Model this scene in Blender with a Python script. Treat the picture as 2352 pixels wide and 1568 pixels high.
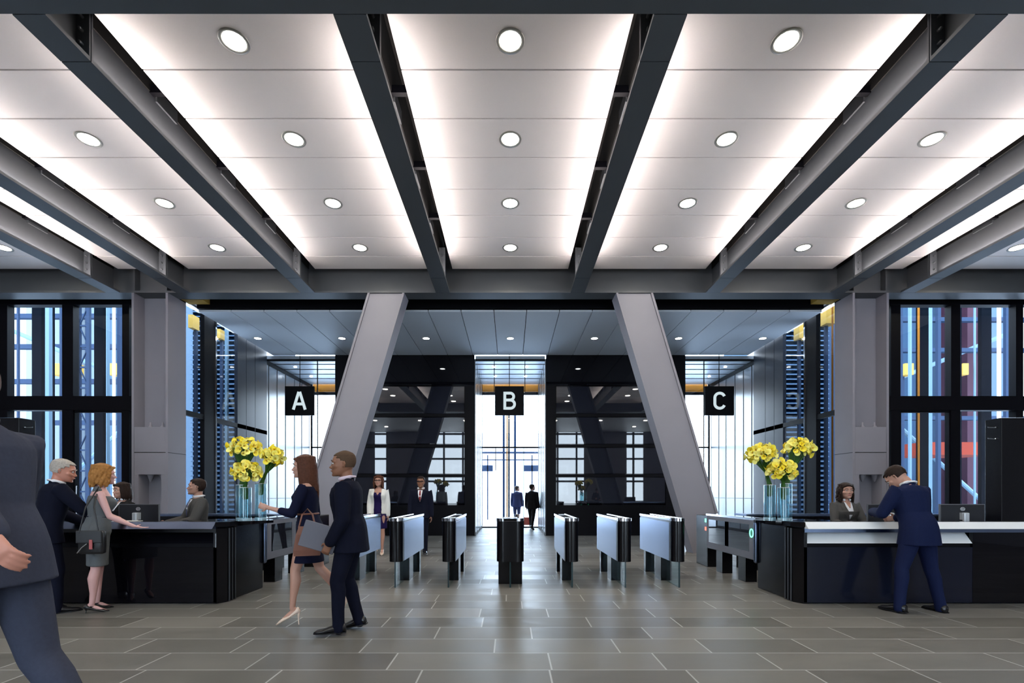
import bpy, bmesh, math, random
from mathutils import Vector, Matrix, Quaternion
from mathutils.bvhtree import BVHTree
PI = math.pi
random.seed(7)
scene = bpy.context.scene
COL = scene.collection
for o in list(bpy.data.objects):
    bpy.data.objects.remove(o, do_unlink=True)

# ------------------------------------------------------------------ camera, world, exposure
FPX, HZ, CXP, EYE = 1110.0, 1135.0, 1172.0, 1.4       # focal length, horizon row, vanishing column (2352x1568 frame), eye height
cam_data = bpy.data.cameras.new('camera')
cam = bpy.data.objects.new('camera', cam_data); COL.objects.link(cam)
cam.location = (0, 0, EYE); cam.rotation_euler = (PI/2, 0, 0)
cam_data.sensor_width = 36.0; cam_data.sensor_fit = 'HORIZONTAL'
cam_data.lens = FPX/2352.0*36.0
cam_data.shift_y = (HZ-784.0)/2352.0
cam_data.shift_x = -(CXP-1176.0)/2352.0
cam_data.clip_start = 0.05; cam_data.clip_end = 400
scene.camera = cam

world = bpy.data.worlds.new('sky'); scene.world = world; world.use_nodes = True
wn = world.node_tree; wn.nodes.clear()
_o = wn.nodes.new('ShaderNodeOutputWorld'); _b = wn.nodes.new('ShaderNodeBackground')
_tc = wn.nodes.new('ShaderNodeTexCoord'); _sx = wn.nodes.new('ShaderNodeSeparateXYZ'); _r = wn.nodes.new('ShaderNodeValToRGB')
_r.color_ramp.elements[0].position = 0.0; _r.color_ramp.elements[0].color = (0.80, 0.90, 1.0, 1)
_r.color_ramp.elements[1].position = 0.8; _r.color_ramp.elements[1].color = (0.60, 0.77, 1.0, 1)
wn.links.new(_tc.outputs['Generated'], _sx.inputs[0]); wn.links.new(_sx.outputs[2], _r.inputs[0])
wn.links.new(_r.outputs[0], _b.inputs['Color']); _b.inputs['Strength'].default_value = 6.0
wn.links.new(_b.outputs[0], _o.inputs[0])

scene.view_settings.view_transform = 'Standard'; scene.view_settings.look = 'None'
scene.view_settings.gamma = 1.0; scene.view_settings.use_curve_mapping = False
scene.view_settings.exposure = 1.15
cy = scene.cycles
cy.use_denoising = True
cy.max_bounces = 8; cy.diffuse_bounces = 4; cy.glossy_bounces = 4; cy.transmission_bounces = 8; cy.transparent_max_bounces = 12
cy.caustics_reflective = False; cy.caustics_refractive = False
cy.sample_clamp_indirect = 6.0
LED_STRENGTH = 23.5
LENS_STRENGTH = 70.0

# ------------------------------------------------------------------ materials
def nt(name):
    m = bpy.data.materials.new(name); m.use_nodes = True
    return m, m.node_tree, m.node_tree.nodes['Principled BSDF']
def mat(name, col, rough=0.5, metal=0.0, spec=0.5, noise=0.0, nscale=20.0, coat=0.0, bump=0.0, ior=None):
    m, t, b = nt(name)
    b.inputs['Base Color'].default_value = (*col, 1); b.inputs['Roughness'].default_value = rough
    b.inputs['Metallic'].default_value = metal; b.inputs['Specular IOR Level'].default_value = spec
    if coat: b.inputs['Coat Weight'].default_value = coat; b.inputs['Coat Roughness'].default_value = 0.03
    if ior: b.inputs['IOR'].default_value = ior
    if noise or bump:
        tc = t.nodes.new('ShaderNodeTexCoord'); n = t.nodes.new('ShaderNodeTexNoise'); n.inputs['Scale'].default_value = nscale
        n.inputs['Detail'].default_value = 4
        t.links.new(tc.outputs['Object'], n.inputs['Vector'])
        if noise:
            mx = t.nodes.new('ShaderNodeMix'); mx.data_type = 'RGBA'
            mx.inputs[6].default_value = (*[c*(1-noise) for c in col], 1); mx.inputs[7].default_value = (*[min(1, c*(1+noise)) for c in col], 1)
            t.links.new(n.outputs['Fac'], mx.inputs[0]); t.links.new(mx.outputs[2], b.inputs['Base Color'])
        if bump:
            bp = t.nodes.new('ShaderNodeBump'); bp.inputs['Strength'].default_value = bump; bp.inputs['Distance'].default_value = 0.01
            t.links.new(n.outputs['Fac'], bp.inputs['Height']); t.links.new(bp.outputs[0], b.inputs['Normal'])
    return m
def emis(name, col, strength):
    m = bpy.data.materials.new(name); m.use_nodes = True; t = m.node_tree; t.nodes.clear()
    o = t.nodes.new('ShaderNodeOutputMaterial'); e = t.nodes.new('ShaderNodeEmission')
    e.inputs[0].default_value = (*col, 1); e.inputs[1].default_value = strength
    t.links.new(e.outputs[0], o.inputs[0]); return m
def pane(name, tint=(1, 1, 1), f0=0.05, rough=0.0):
    m = bpy.data.materials.new(name); m.use_nodes = True; t = m.node_tree; t.nodes.clear(); N = t.nodes.new; L = t.links.new
    o = N('ShaderNodeOutputMaterial'); tr = N('ShaderNodeBsdfTransparent'); g = N('ShaderNodeBsdfGlossy'); mx = N('ShaderNodeMixShader')
    g.inputs['Roughness'].default_value = rough; tr.inputs[0].default_value = (*tint, 1)
    ge = N('ShaderNodeNewGeometry'); d = N('ShaderNodeVectorMath'); d.operation = 'DOT_PRODUCT'
    L(ge.outputs['Normal'], d.inputs[0]); L(ge.outputs['Incoming'], d.inputs[1])
    def mth(op, a, b):
        n = N('ShaderNodeMath'); n.operation = op
        for i, v in enumerate((a, b)):
            if hasattr(v, 'links'): L(v, n.inputs[i])
            else: n.inputs[i].default_value = v
        return n.outputs[0]
    x = mth('POWER', mth('SUBTRACT', 1.0, mth('MINIMUM', mth('ABSOLUTE', d.outputs['Value'], 0), 1.0)), 5.0)
    L(mth('ADD', mth('MULTIPLY', x, 0.8), f0), mx.inputs[0])
    L(tr.outputs[0], mx.inputs[1]); L(g.outputs[0], mx.inputs[2]); L(mx.outputs[0], o.inputs[0])
    return m
M = {}
M['steel'] = mat('painted_steel', (0.076, 0.083, 0.092), 0.5, 0.0, noise=0.06, nscale=3)
M['column'] = mat('painted_column_steel', (0.262, 0.254, 0.292), 0.55, noise=0.05, nscale=2.5)
M['panel'] = mat('ceiling_metal', (0.80, 0.775, 0.765), 0.5, 0.1, noise=0.02, nscale=60)
M['soffit'] = mat('soffit_metal', (0.68, 0.73, 0.80), 0.6, 0.0, noise=0.03, nscale=60)
M['void'] = mat('void_black', (0.012, 0.011, 0.010), 0.9)
M['black'] = mat('black_frame', (0.0035, 0.0035, 0.0055), 0.5, spec=0.10)
M['gloss'] = mat('black_gloss', (0.003, 0.003, 0.005), 0.03, spec=0.32)
M['corr'] = mat('corridor_ceiling', (0.42, 0.46, 0.50), 0.3, 0.4)
M['darkglass'] = mat('dark_mirror_glass', (0.016, 0.018, 0.027), 0.015, ior=1.7)
M['navy'] = mat('dark_navy_panel', (0.006, 0.008, 0.018), 0.14, spec=0.45)
M['cab'] = mat('black_cabinet', (0.0035, 0.0035, 0.005), 0.2, spec=0.35)
M['chrome'] = mat('polished_steel', (0.78, 0.80, 0.84), 0.12, 1.0)
M['brushed'] = mat('brushed_steel', (0.21, 0.27, 0.40), 0.26, 1.0, noise=0.05, nscale=8)
M['white'] = mat('white_paint', (0.86, 0.88, 0.90), 0.25, spec=0.8)
M['wallpanel'] = mat('pale_wall_panel', (0.20, 0.225, 0.25), 0.22, 0.2, noise=0.08, nscale=1.5)
M['darkpanel'] = mat('dark_blue_panel', (0.008, 0.013, 0.024), 0.35, spec=0.3)
M['yellow'] = mat('yellow_paint', (0.40, 0.24, 0.045), 0.7, spec=0.1)
M['orange'] = mat('orange_paint', (0.24, 0.085, 0.004), 0.7, spec=0.1)
M['red'] = mat('red_paint', (0.16, 0.022, 0.012), 0.8, spec=0.1)
M['plaza'] = mat('plaza_stone', (0.55, 0.57, 0.60), 0.7, noise=0.15, nscale=2)
M['led'] = emis('led_light', (1.0, 0.88, 0.84), LED_STRENGTH)
M['lens'] = emis('lamp_light', (1.0, 0.93, 0.80), LENS_STRENGTH)
M['lens_small'] = emis('lamp_light_cool', (0.92, 0.97, 1.0), 24.0)
M['rim'] = mat('lamp_rim', (0.30, 0.30, 0.28), 0.4, 0.6)
M['pane'] = pane('window_glass', (0.95, 0.98, 1.0), 0.06)
M['fin'] = pane('greenish_glass', (0.80, 0.93, 0.96), 0.05)
M['fin_edge'] = mat('dark_glass_edge', (0.01, 0.03, 0.035), 0.2)
M['green'] = emis('green_led', (0.10, 1.0, 0.50), 3.0)
M['redled'] = emis('red_led', (1.0, 0.12, 0.08), 2.0)
M['stem'] = mat('stem_green', (0.035, 0.13, 0.012), 0.5, noise=0.2, nscale=30)
M['skin'] = mat('skin_light', (0.50, 0.27, 0.20), 0.5, noise=0.04, nscale=30)
M['skin_tan'] = mat('skin_tan', (0.26, 0.115, 0.065), 0.5, noise=0.04, nscale=30)
M['skin_ruddy'] = mat('skin_ruddy', (0.55, 0.24, 0.17), 0.5, noise=0.04, nscale=30)
M['skin_legs'] = mat('skin_rosy', (0.66, 0.38, 0.36), 0.5, noise=0.04, nscale=30)
M['suit'] = mat('navy_suit', (0.0055, 0.0070, 0.0175), 0.85, noise=0.15, nscale=60, bump=0.15)
M['suit_blue'] = mat('blue_suit', (0.007, 0.012, 0.046), 0.8, noise=0.15, nscale=60, bump=0.15)
M['suit_grey'] = mat('grey_blue_suit', (0.050, 0.056, 0.085), 0.85, noise=0.12, nscale=60, bump=0.15)
M['suit_mid'] = mat('mid_grey_suit', (0.085, 0.082, 0.08), 0.85, noise=0.12, nscale=80, bump=0.15)
M['suit_char'] = mat('charcoal_suit', (0.013, 0.012, 0.013), 0.85, noise=0.1, nscale=60)
M['dress_navy'] = mat('navy_dress', (0.0055, 0.007, 0.024), 0.8, noise=0.15, nscale=40)
M['dress_purple'] = mat('indigo_dress', (0.016, 0.009, 0.065), 0.75, noise=0.15, nscale=40)
M['dress_grey'] = mat('grey_dress', (0.12, 0.13, 0.138), 0.85, noise=0.12, nscale=80, bump=0.2)
M['cardigan'] = mat('white_knit', (0.80, 0.80, 0.77), 0.85)
M['shirt'] = mat('white_shirt', (0.82, 0.82, 0.86), 0.7)
M['shirt_pink'] = mat('pink_shirt', (0.75, 0.62, 0.72), 0.7)
M['tie_red'] = mat('red_tie', (0.22, 0.012, 0.016), 0.5)
M['tie_blue'] = mat('blue_tie', (0.03, 0.03, 0.13), 0.5)
M['shoe'] = mat('black_leather', (0.010, 0.010, 0.012), 0.22)
M['shoe_nude'] = mat('nude_leather', (0.80, 0.62, 0.50), 0.3)
M['hair_grey'] = mat('grey_hair', (0.42, 0.38, 0.34), 0.6, noise=0.4, nscale=60, bump=0.6)
M['hair_blond'] = mat('auburn_blond_hair', (0.34, 0.155, 0.045), 0.5, noise=0.5, nscale=45, bump=0.6)
M['hair_brown'] = mat('brown_hair', (0.085, 0.032, 0.018), 0.5, noise=0.4, nscale=45, bump=0.6)
M['hair_dark'] = mat('dark_hair', (0.024, 0.014, 0.011), 0.5, noise=0.4, nscale=45, bump=0.6)
M['hair_stub'] = mat('cropped_hair', (0.09, 0.055, 0.035), 0.8, noise=0.2, nscale=80)
M['eye'] = mat('eye_white', (0.75, 0.74, 0.72), 0.2); M['iris'] = mat('iris_dark', (0.02, 0.015, 0.012), 0.15)
M['lip'] = mat('lip_red', (0.45, 0.10, 0.10), 0.4)
M['bag_brown'] = mat('brown_leather', (0.20, 0.075, 0.045), 0.45, noise=0.15, nscale=15)
M['bag_black'] = mat('black_bag_leather', (0.014, 0.014, 0.016), 0.28, noise=0.2, nscale=15)
M['laptop'] = mat('grey_case', (0.13, 0.13, 0.16), 0.5)
M['paper'] = mat('paper', (0.85, 0.85, 0.82), 0.7)
M['monitor'] = mat('monitor_plastic', (0.016, 0.017, 0.022), 0.35); M['monitor_edge'] = mat('monitor_edge', (0.22, 0.23, 0.25), 0.3, 0.5)
M['stand'] = mat('silver_plastic', (0.70, 0.74, 0.78), 0.3, 0.3)
M['sign'] = mat('black_sign', (0.002, 0.002, 0.003), 0.5, spec=0.1)
M['letter'] = emis('emissive_letter', (0.80, 0.95, 1.0), 0.36)  # pale letter colour given as emission
M['joint'] = mat('joint_dark', (0.02, 0.025, 0.035), 0.5)

for k_ in ('suit', 'suit_blue', 'suit_grey', 'suit_mid', 'suit_char', 'dress_navy', 'dress_purple', 'dress_grey', 'cardigan', 'shirt', 'hair_dark', 'hair_brown', 'hair_stub', 'hair_blond', 'hair_grey'):
    M[k_].node_tree.nodes['Principled BSDF'].inputs['Specular IOR Level'].default_value = 0.12
def floor_mat():
    m, t, b = nt('slate_tiles'); N = t.nodes.new; L = t.links.new
    geo = N('ShaderNodeNewGeometry'); sp = N('ShaderNodeSeparateXYZ'); L(geo.outputs['Position'], sp.inputs[0])
    def mth(op, a, b_=None, c=None):
        n = N('ShaderNodeMath'); n.operation = op
        for i, v in enumerate((a, b_, c)):
            if v is None: continue
            if hasattr(v, 'links'): L(v, n.inputs[i])
            else: n.inputs[i].default_value = v
        return n.outputs[0]
    v = mth('DIVIDE', mth('SUBTRACT', sp.outputs[1], 3.856-4.13*4), 0.413)
    row = mth('FLOOR', v); fr = mth('SUBTRACT', v, row)
    dy = mth('MULTIPLY', mth('MINIMUM', fr, mth('SUBTRACT', 1.0, fr)), 0.413)
    w = mth('ADD', mth('DIVIDE', sp.outputs[0], 1.02), mth('MULTIPLY', row, 37.37))
    v1 = N('ShaderNodeTexVoronoi'); v1.voronoi_dimensions = '1D'; v1.feature = 'DISTANCE_TO_EDGE'; L(w, v1.inputs['W']); v1.inputs['Scale'].default_value = 1.0; v1.inputs['Randomness'].default_value = 0.75
    v2 = N('ShaderNodeTexVoronoi'); v2.voronoi_dimensions = '1D'; v2.feature = 'F1'; L(w, v2.inputs['W']); v2.inputs['Scale'].default_value = 1.0; v2.inputs['Randomness'].default_value = 0.75
    dx = mth('MULTIPLY', v1.outputs['Distance'], 1.02)
    gx = mth('LESS_THAN', dx, 0.0070); gy = mth('LESS_THAN', dy, 0.0055)
    grout = mth('MAXIMUM', gx, gy)
    rnd = N('ShaderNodeSeparateColor'); L(v2.outputs['Color'], rnd.inputs[0])
    no = N('ShaderNodeTexNoise'); no.inputs['Scale'].default_value = 1.7; no.inputs['Detail'].default_value = 8; no.inputs['Roughness'].default_value = 0.65
    mp = N('ShaderNodeMapping'); mp.inputs['Scale'].default_value = (1.0, 2.6, 1); L(geo.outputs['Position'], mp.inputs[0]); L(mp.outputs[0], no.inputs['Vector'])
    cr = N('ShaderNodeValToRGB'); cr.color_ramp.elements[0].color = (0.105, 0.100, 0.088, 1); cr.color_ramp.elements[0].position = 0.1
    cr.color_ramp.elements[1].color = (0.235, 0.225, 0.205, 1); cr.color_ramp.elements[1].position = 1.0
    e = cr.color_ramp.elements.new(0.55); e.color = (0.160, 0.155, 0.142, 1)
    L(mth('ADD', mth('MULTIPLY', rnd.outputs[0], 0.55), mth('MULTIPLY', no.outputs['Fac'], 0.5)), cr.inputs[0])
    mx = N('ShaderNodeMix'); mx.data_type = 'RGBA'; L(mth('MULTIPLY', grout, 0.8), mx.inputs[0]); L(cr.outputs[0], mx.inputs[6]); mx.inputs[7].default_value = (0.46, 0.46, 0.45, 1)
    L(mx.outputs[2], b.inputs['Base Color'])
    ro = mth('ADD', mth('MULTIPLY', no.outputs['Fac'], 0.22), mth('ADD', mth('MULTIPLY', rnd.outputs[1], 0.10), 0.22)); L(ro, b.inputs['Roughness'])
    bp = N('ShaderNodeBump'); bp.inputs['Strength'].default_value = 0.10; bp.inputs['Distance'].default_value = 0.01; L(no.outputs['Fac'], bp.inputs['Height']); L(bp.outputs[0], b.inputs['Normal'])
    b.inputs['Specular IOR Level'].default_value = 0.22
    return m
M['floor'] = floor_mat()

def stripe_mat(name, cols, scale, axis=0, rough=0.25, seed=0.0):
    m, t, b = nt(name); N = t.nodes.new; L = t.links.new
    tc = N('ShaderNodeTexCoord'); sp = N('ShaderNodeSeparateXYZ'); L(tc.outputs['Object'], sp.inputs[0])
    mu = N('ShaderNodeMath'); mu.operation = 'MULTIPLY_ADD'; L(sp.outputs[axis], mu.inputs[0]); mu.inputs[1].default_value = scale; mu.inputs[2].default_value = seed
    v = N('ShaderNodeTexVoronoi'); v.voronoi_dimensions = '1D'; L(mu.outputs[0], v.inputs['W']); v.inputs['Scale'].default_value = 1
    s = N('ShaderNodeSeparateColor'); L(v.outputs['Color'], s.inputs[0])
    cr = N('ShaderNodeValToRGB'); cr.color_ramp.interpolation = 'CONSTANT'
    while len(cr.color_ramp.elements) < len(cols): cr.color_ramp.elements.new(0.5)
    for i, c in enumerate(cols):
        cr.color_ramp.elements[i].position = i/len(cols); cr.color_ramp.elements[i].color = (*c, 1)
    L(s.outputs[0], cr.inputs[0]); L(cr.outputs[0], b.inputs['Base Color']); b.inputs['Roughness'].default_value = rough; b.inputs['Specular IOR Level'].default_value = 0.1
    return m
M['facade_l'] = stripe_mat('pale_glass_facade', [(0.30, 0.34, 0.37), (0.06, 0.10, 0.15), (0.17, 0.22, 0.27), (0.035, 0.065, 0.10), (0.24, 0.28, 0.31)], 0.9, rough=0.6)
M['facade_r'] = stripe_mat('blue_glass_facade', [(0.008, 0.02, 0.045), (0.018, 0.042, 0.08), (0.05, 0.08, 0.12), (0.004, 0.010, 0.022), (0.02, 0.055, 0.10)], 0.8, seed=5.0, rough=0.6)
M['facade_c'] = mat('white_facade', (0.85, 0.88, 0.90), 0.5)
M['plum'] = mat('plum_cladding', (0.032, 0.012, 0.022), 0.7, spec=0.1, noise=0.3, nscale=1)
M['louvre'] = mat('blue_louvre', (0.035, 0.070, 0.125), 0.5, spec=0.2); M['louvre_back'] = mat('louvre_back', (0.001, 0.004, 0.010), 0.9, spec=0.0)
M['paleblue'] = mat('pale_blue_steel', (0.09, 0.15, 0.20), 0.6, spec=0.1); M['extdark'] = mat('exterior_dark_steel', (0.001, 0.002, 0.004), 0.9, spec=0.02)
M['extblue'] = mat('exterior_blue_steel', (0.012, 0.025, 0.055), 0.7, spec=0.1)
def flower_mat():
    m, t, b = nt('yellow_petal'); N = t.nodes.new; L = t.links.new
    oi = N('ShaderNodeObjectInfo'); cr = N('ShaderNodeValToRGB')
    cr.color_ramp.elements[0].color = (1.0, 0.80, 0.010, 1); cr.color_ramp.elements[1].color = (1.0, 0.96, 0.30, 1)
    L(oi.outputs['Random'], cr.inputs[0]); L(cr.outputs[0], b.inputs['Base Color']); b.inputs['Roughness'].default_value = 0.5
    b.inputs['Subsurface Weight'].default_value = 0.0
    return m
M['petal'] = flower_mat(); M['spadix'] = mat('orange_spadix', (0.75, 0.30, 0.01), 0.6)

# ------------------------------------------------------------------ mesh helpers
def tag(o, label=None, cat=None, group=None, kind=None):
    if label: o['label'] = label
    if cat: o['category'] = cat
    if group: o['group'] = group
    if kind: o['kind'] = kind
    return o
def empty(name, loc=(0, 0, 0), rz=0.0, **kw):
    o = bpy.data.objects.new(name, None); COL.objects.link(o); o.location = loc; o.rotation_euler = (0, 0, rz); o.empty_display_size = 0.1
    return tag(o, **kw)
def link_mesh(name, me, m, parent=None, smooth=False):
    o = bpy.data.objects.new(name, me); COL.objects.link(o)
    mats = m if isinstance(m, (list, tuple)) else [m]
    if not me.materials:
        for x in mats: me.materials.append(M[x] if isinstance(x, str) else x)
    if smooth:
        for p in me.polygons: p.use_smooth = True
    if parent is not None: o.parent = parent
    return o
class MB:
    def __init__(s): s.bm = bmesh.new(); s.mi = 0
    def _f(s, vs):
        try:
            f = s.bm.faces.new(vs); f.material_index = s.mi; return f
        except ValueError: return None
    def box(s, x0, x1, y0, y1, z0, z1, bev=0.0, Mx=None):
        if x0 > x1: x0, x1 = x1, x0
        if y0 > y1: y0, y1 = y1, y0
        if z0 > z1: z0, z1 = z1, z0
        P = [(x0, y0, z0), (x1, y0, z0), (x1, y1, z0), (x0, y1, z0), (x0, y0, z1), (x1, y0, z1), (x1, y1, z1), (x0, y1, z1)]
        v = [s.bm.verts.new((Mx @ Vector(p)) if Mx else p) for p in P]
        fs = [s._f([v[i] for i in q]) for q in ((0, 3, 2, 1), (4, 5, 6, 7), (0, 1, 5, 4), (1, 2, 6, 5), (2, 3, 7, 6), (3, 0, 4, 7))]
        if bev > 0:
            es = list({e for f in fs for e in f.edges})
            bmesh.ops.bevel(s.bm, geom=es, offset=bev, segments=2, affect='EDGES', profile=0.5)
        return s
    def prism(s, pts, axis, a0, a1):
        # pts: 2D outline; extruded along axis from a0 to a1
        def mk(p, a): return {'x': (a, p[0], p[1]), 'y': (p[0], a, p[1]), 'z': (p[0], p[1], a)}[axis]
        A = [s.bm.verts.new(mk(p, a0)) for p in pts]; B = [s.bm.verts.new(mk(p, a1)) for p in pts]
        n = len(pts); s._f(A[::-1]); s._f(B)
        for i in range(n): s._f([A[i], A[(i+1) % n], B[(i+1) % n], B[i]])
        return s
    def loft(s, rings, cap=True, closed=True):
        R = [[s.bm.verts.new(p) for p in r] for r in rings]; n = len(R[0])
        for a, b in zip(R[:-1], R[1:]):
            for i in range(n if closed else n-1): s._f([a[i], a[(i+1) % n], b[(i+1) % n], b[i]])
        if cap: s._f(R[0][::-1]); s._f(R[-1])
        return s
    def tube(s, pts, rad, seg=10, side=None, round_ends=True):
        """rounded tube along pts; rad: float, list of floats or list of (a,b) with a along `side`"""
        pts = [Vector(p) for p in pts]
        if not isinstance(rad, (list, tuple)): rad = [rad]*len(pts)
        rad = [r if isinstance(r, (list, tuple)) else (r, r) for r in rad]
        rings = []; n = len(pts)
        for i, p in enumerate(pts):
            d = (pts[min(i+1, n-1)]-pts[max(i-1, 0)]).normalized()
            sd = Vector(side) if side is not None else (Vector((1, 0, 0)) if abs(d.x) < 0.8 else Vector((0, 0, 1)))
            u = (sd-d*sd.dot(d)).normalized(); w = d.cross(u)
            rings.append((p, d, u, w, rad[i][0], rad[i][1]))
        out = []
        def ring(c, u, w, a, b): return [c+u*(a*math.cos(2*PI*k/seg))+w*(b*math.sin(2*PI*k/seg)) for k in range(seg)]
        if round_ends:
            p, d, u, w, a, b = rings[0]; q = min(a, b)
            for t in (80, 50, 25): out.append(ring(p-d*q*math.sin(math.radians(t)), u, w, a*math.cos(math.radians(t)), b*math.cos(math.radians(t))))
        for p, d, u, w, a, b in rings: out.append(ring(p, u, w, a, b))
        if round_ends:
            p, d, u, w, a, b = rings[-1]; q = min(a, b)
            for t in (25, 50, 80): out.append(ring(p+d*q*math.sin(math.radians(t)), u, w, a*math.cos(math.radians(t)), b*math.cos(math.radians(t))))
        s.loft(out); return s
    def ell(s, c, r, seg=14, rings=9, Mx=None):
        out = []
        for j in range(rings):
            ph = -PI/2+0.12+(PI-0.24)*j/(rings-1)
            row = []
            for k in range(seg):
                v = Vector((r[0]*math.cos(ph)*math.cos(2*PI*k/seg), r[1]*math.cos(ph)*math.sin(2*PI*k/seg), r[2]*math.sin(ph)))
                if Mx: v = Mx @ v
                row.append(Vector(c)+v)
            out.append(row)
        s.loft(out); return s
    def lathe(s, prof, c=(0, 0, 0), seg=32, cap=False):
        out = [[Vector(c)+Vector((r*math.cos(2*PI*k/seg), r*math.sin(2*PI*k/seg), z)) for k in range(seg)] for r, z in prof]
        s.loft(out, cap=cap); return s
    def mesh(s, name):
        bmesh.ops.recalc_face_normals(s.bm, faces=s.bm.faces[:])
        me = bpy.data.meshes.new(name); s.bm.to_mesh(me); s.bm.free(); return me
    def build(s, name, m, parent=None, smooth=False, **kw):
        o = link_mesh(name, s.mesh(name), m, parent, smooth)
        return tag(o, **kw)
def shade_auto(o, ang=40):
    for p in o.data.polygons: p.use_smooth = True
    o.data.set_sharp_from_angle(angle=math.radians(ang)) if hasattr(o.data, 'set_sharp_from_angle') else None
    return o
def bx(name, m, x0, x1, y0, y1, z0, z1, parent=None, bev=0.0, **kw):
    return MB().box(x0, x1, y0, y1, z0, z1, bev).build(name, m, parent, **kw)
def X(px, Y): return (px-CXP)*Y/FPX
def Z(py, Y): return EYE+(HZ-py)*Y/FPX
def copy_tree(o, parent=None):
    c = o.copy(); COL.objects.link(c); c.parent = parent
    for ch in o.children: copy_tree(ch, c)
    return c
# ------------------------------------------------------------------ floor, ceilings, outer walls
st = dict(kind='structure')
bx('floor', 'floor', -13.8, 13.8, -8.2, 20.6, -0.1, 0.0, **st)
bx('ground', 'plaza', -60, 60, 20.6, 90, -0.12, -0.02, **st)
bx('ground', 'plaza', -60, -13.8, -8.2, 20.6, -0.12, -0.02, **st)
bx('ground', 'plaza', 13.8, 60, -8.2, 20.6, -0.12, -0.02, **st)
bx('wall_left', 'column', -13.9, -13.7, -8.2, 12.1, 0, 7.6, **st)
bx('wall_right', 'column', 13.7, 13.9, -8.2, 12.1, 0, 7.6, **st)
# hall behind the camera: plain ceiling and a glazed end wall
rc = bx('ceiling_rear', 'panel', -13.7, 13.7, -8.1, 4.1, 6.65, 6.8, **st)
for i in range(-3, 4):
    for j in range(3):
        MB().lathe([(0.0, 0), (0.13, 0)], (i*3.2, -4.6+j*3.1, 6.64), 20).build('lamp_lens', 'lens', rc)  # unseen lamps added to light the foreground floor and the reflections
wr = MB()
for i in range(0, 18):
    x = -13.6+i*1.6; wr.box(x-0.07, x+0.07, -8.1, -7.9, 0, 6.65)
for z in (0.1, 2.5, 4.4, 6.5): wr.box(-13.7, 13.7, -8.08, -7.92, z-0.08, z+0.08)
wro = wr.build('wall_rear', 'black', **st)
bx('pane', 'pane', -13.7, 13.7, -8.01, -7.99, 0, 6.65, wro)
for x0, x1 in ((-13.7, -11.4), (-10.4, -6.9), (-3.6, 3.8), (6.2, 9.8), (11.2, 13.7)):
    bx('solid_panel', 'column', x0, x1, -7.9, -7.84, 0, 6.65, wro)

ZB, ZC = 6.18, 6.65            # underside of the beams, underside of the ceiling panels
ceil = bx('ceiling', 'void', -13.7, 13.7, 4.6, 12.4, 7.35, 7.5, **st)
edges = [5.02, 5.20, 5.98, 6.76, 7.54, 8.32, 9.10, 9.88, 10.66, 11.27]
bays = [(-12.9, -9.68), (-9.14, -8.02), (-7.50, -5.04), (-4.55, -1.86), (-1.35, 1.35), (1.86, 4.55), (5.04, 7.50), (8.02, 9.14), (9.68, 12.9)]
for x0, x1 in bays:
    for a, b in zip(edges[:-1], edges[1:]):
        bx('ceiling_panel', 'panel', x0, x1, a+0.010, b-0.010, ZC, ZC+0.05, ceil, bev=0.004)
# ------------------------------------------------------------------ steel girders
def i_girder(name, y0, y1, yw, label, ztop=7.2, flz=0.05):
    g = MB(); g.box(-13.65, 13.65, y0, y1, ZB, ZB+flz); g.box(-13.65, 13.65, yw-0.02, yw+0.02, ZB+flz, ztop); g.box(-13.65, 13.65, y0, y1, ztop, ztop+0.05)
    return g.build(name, 'steel', label=label, cat='girder')
gf = i_girder('steel_girder', 11.46, 11.85, 11.65, 'long grey steel girder spanning the hall above the two tall columns and the gates')
gn = i_girder('steel_girder', 4.05, 4.81, 4.45, 'dark grey steel girder crossing the very top edge of the view, nearest of the two')
# web stiffeners of the far girder
for sgn in (-1, 1):
    for xx in (8.17, 8.93):
        bx('stiffener', 'steel', sgn*xx-0.02, sgn*xx+0.02, 11.47, 11.63, ZB+0.05, 7.2, gf)
# ------------------------------------------------------------------ ceiling beams running into the depth
def make_beam():
    w = 0.165
    t = MB()
    t.box(-w, w, 5.35, 10.68, ZB, ZB+0.045); t.box(-0.015, 0.015, 5.35, 10.68, ZB+0.045, 6.74)
    root = t.build('ceiling_beam', 'steel')
    bx('dark_gap_filler', 'void', -0.03, 0.03, 4.82, 11.45, 6.74, 7.34, root)  # black filler added for the unlit void above the web
    for (a, b, nm) in ((4.82, 5.338, 'near_stub'), (10.695, 11.455, 'far_stub')):
        q = MB(); q.box(-w, w, a, b, ZB, ZB+0.045); q.box(-0.015, 0.015, a, b, ZB+0.045, 6.74)
        q.build(nm, 'steel', root)
    for yy in (5.33, 5.36, 10.66, 10.70):
        q = MB(); q.box(-w, w, yy-0.009, yy+0.009, ZB+0.045, 6.84)
        s_ = -1 if yy < 8 else 1
        if yy in (5.33, 10.66):
            for zz in (6.35, 6.5, 6.65, 6.8):
                for xx in (-0.09, 0.09): q.tube([(xx, yy-s_*0.0, zz), (xx, yy-0.045, zz)], 0.017, 8)
        q.build('end_plate', 'steel', root)
    for s in (-1, 1):
        MB().prism([(s*0.060, ZB+0.047), (s*0.105, ZB+0.047), (s*0.060, ZB+0.077)], 'y', 5.45, 10.55).build('led_strip', 'led', root)
        for yy in (6.40, 7.86, 9.30):
            q = MB(); q.box(s*0.02, s*0.235, yy, yy+0.07, 6.72, 6.82); q.build('hanger_bracket', 'black', root)
            q = MB(); q.box(s*0.025, s*0.05, yy+0.10, yy+0.5, 6.68, 6.86); q.build('splice_plate', 'steel', root)
    return root
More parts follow.
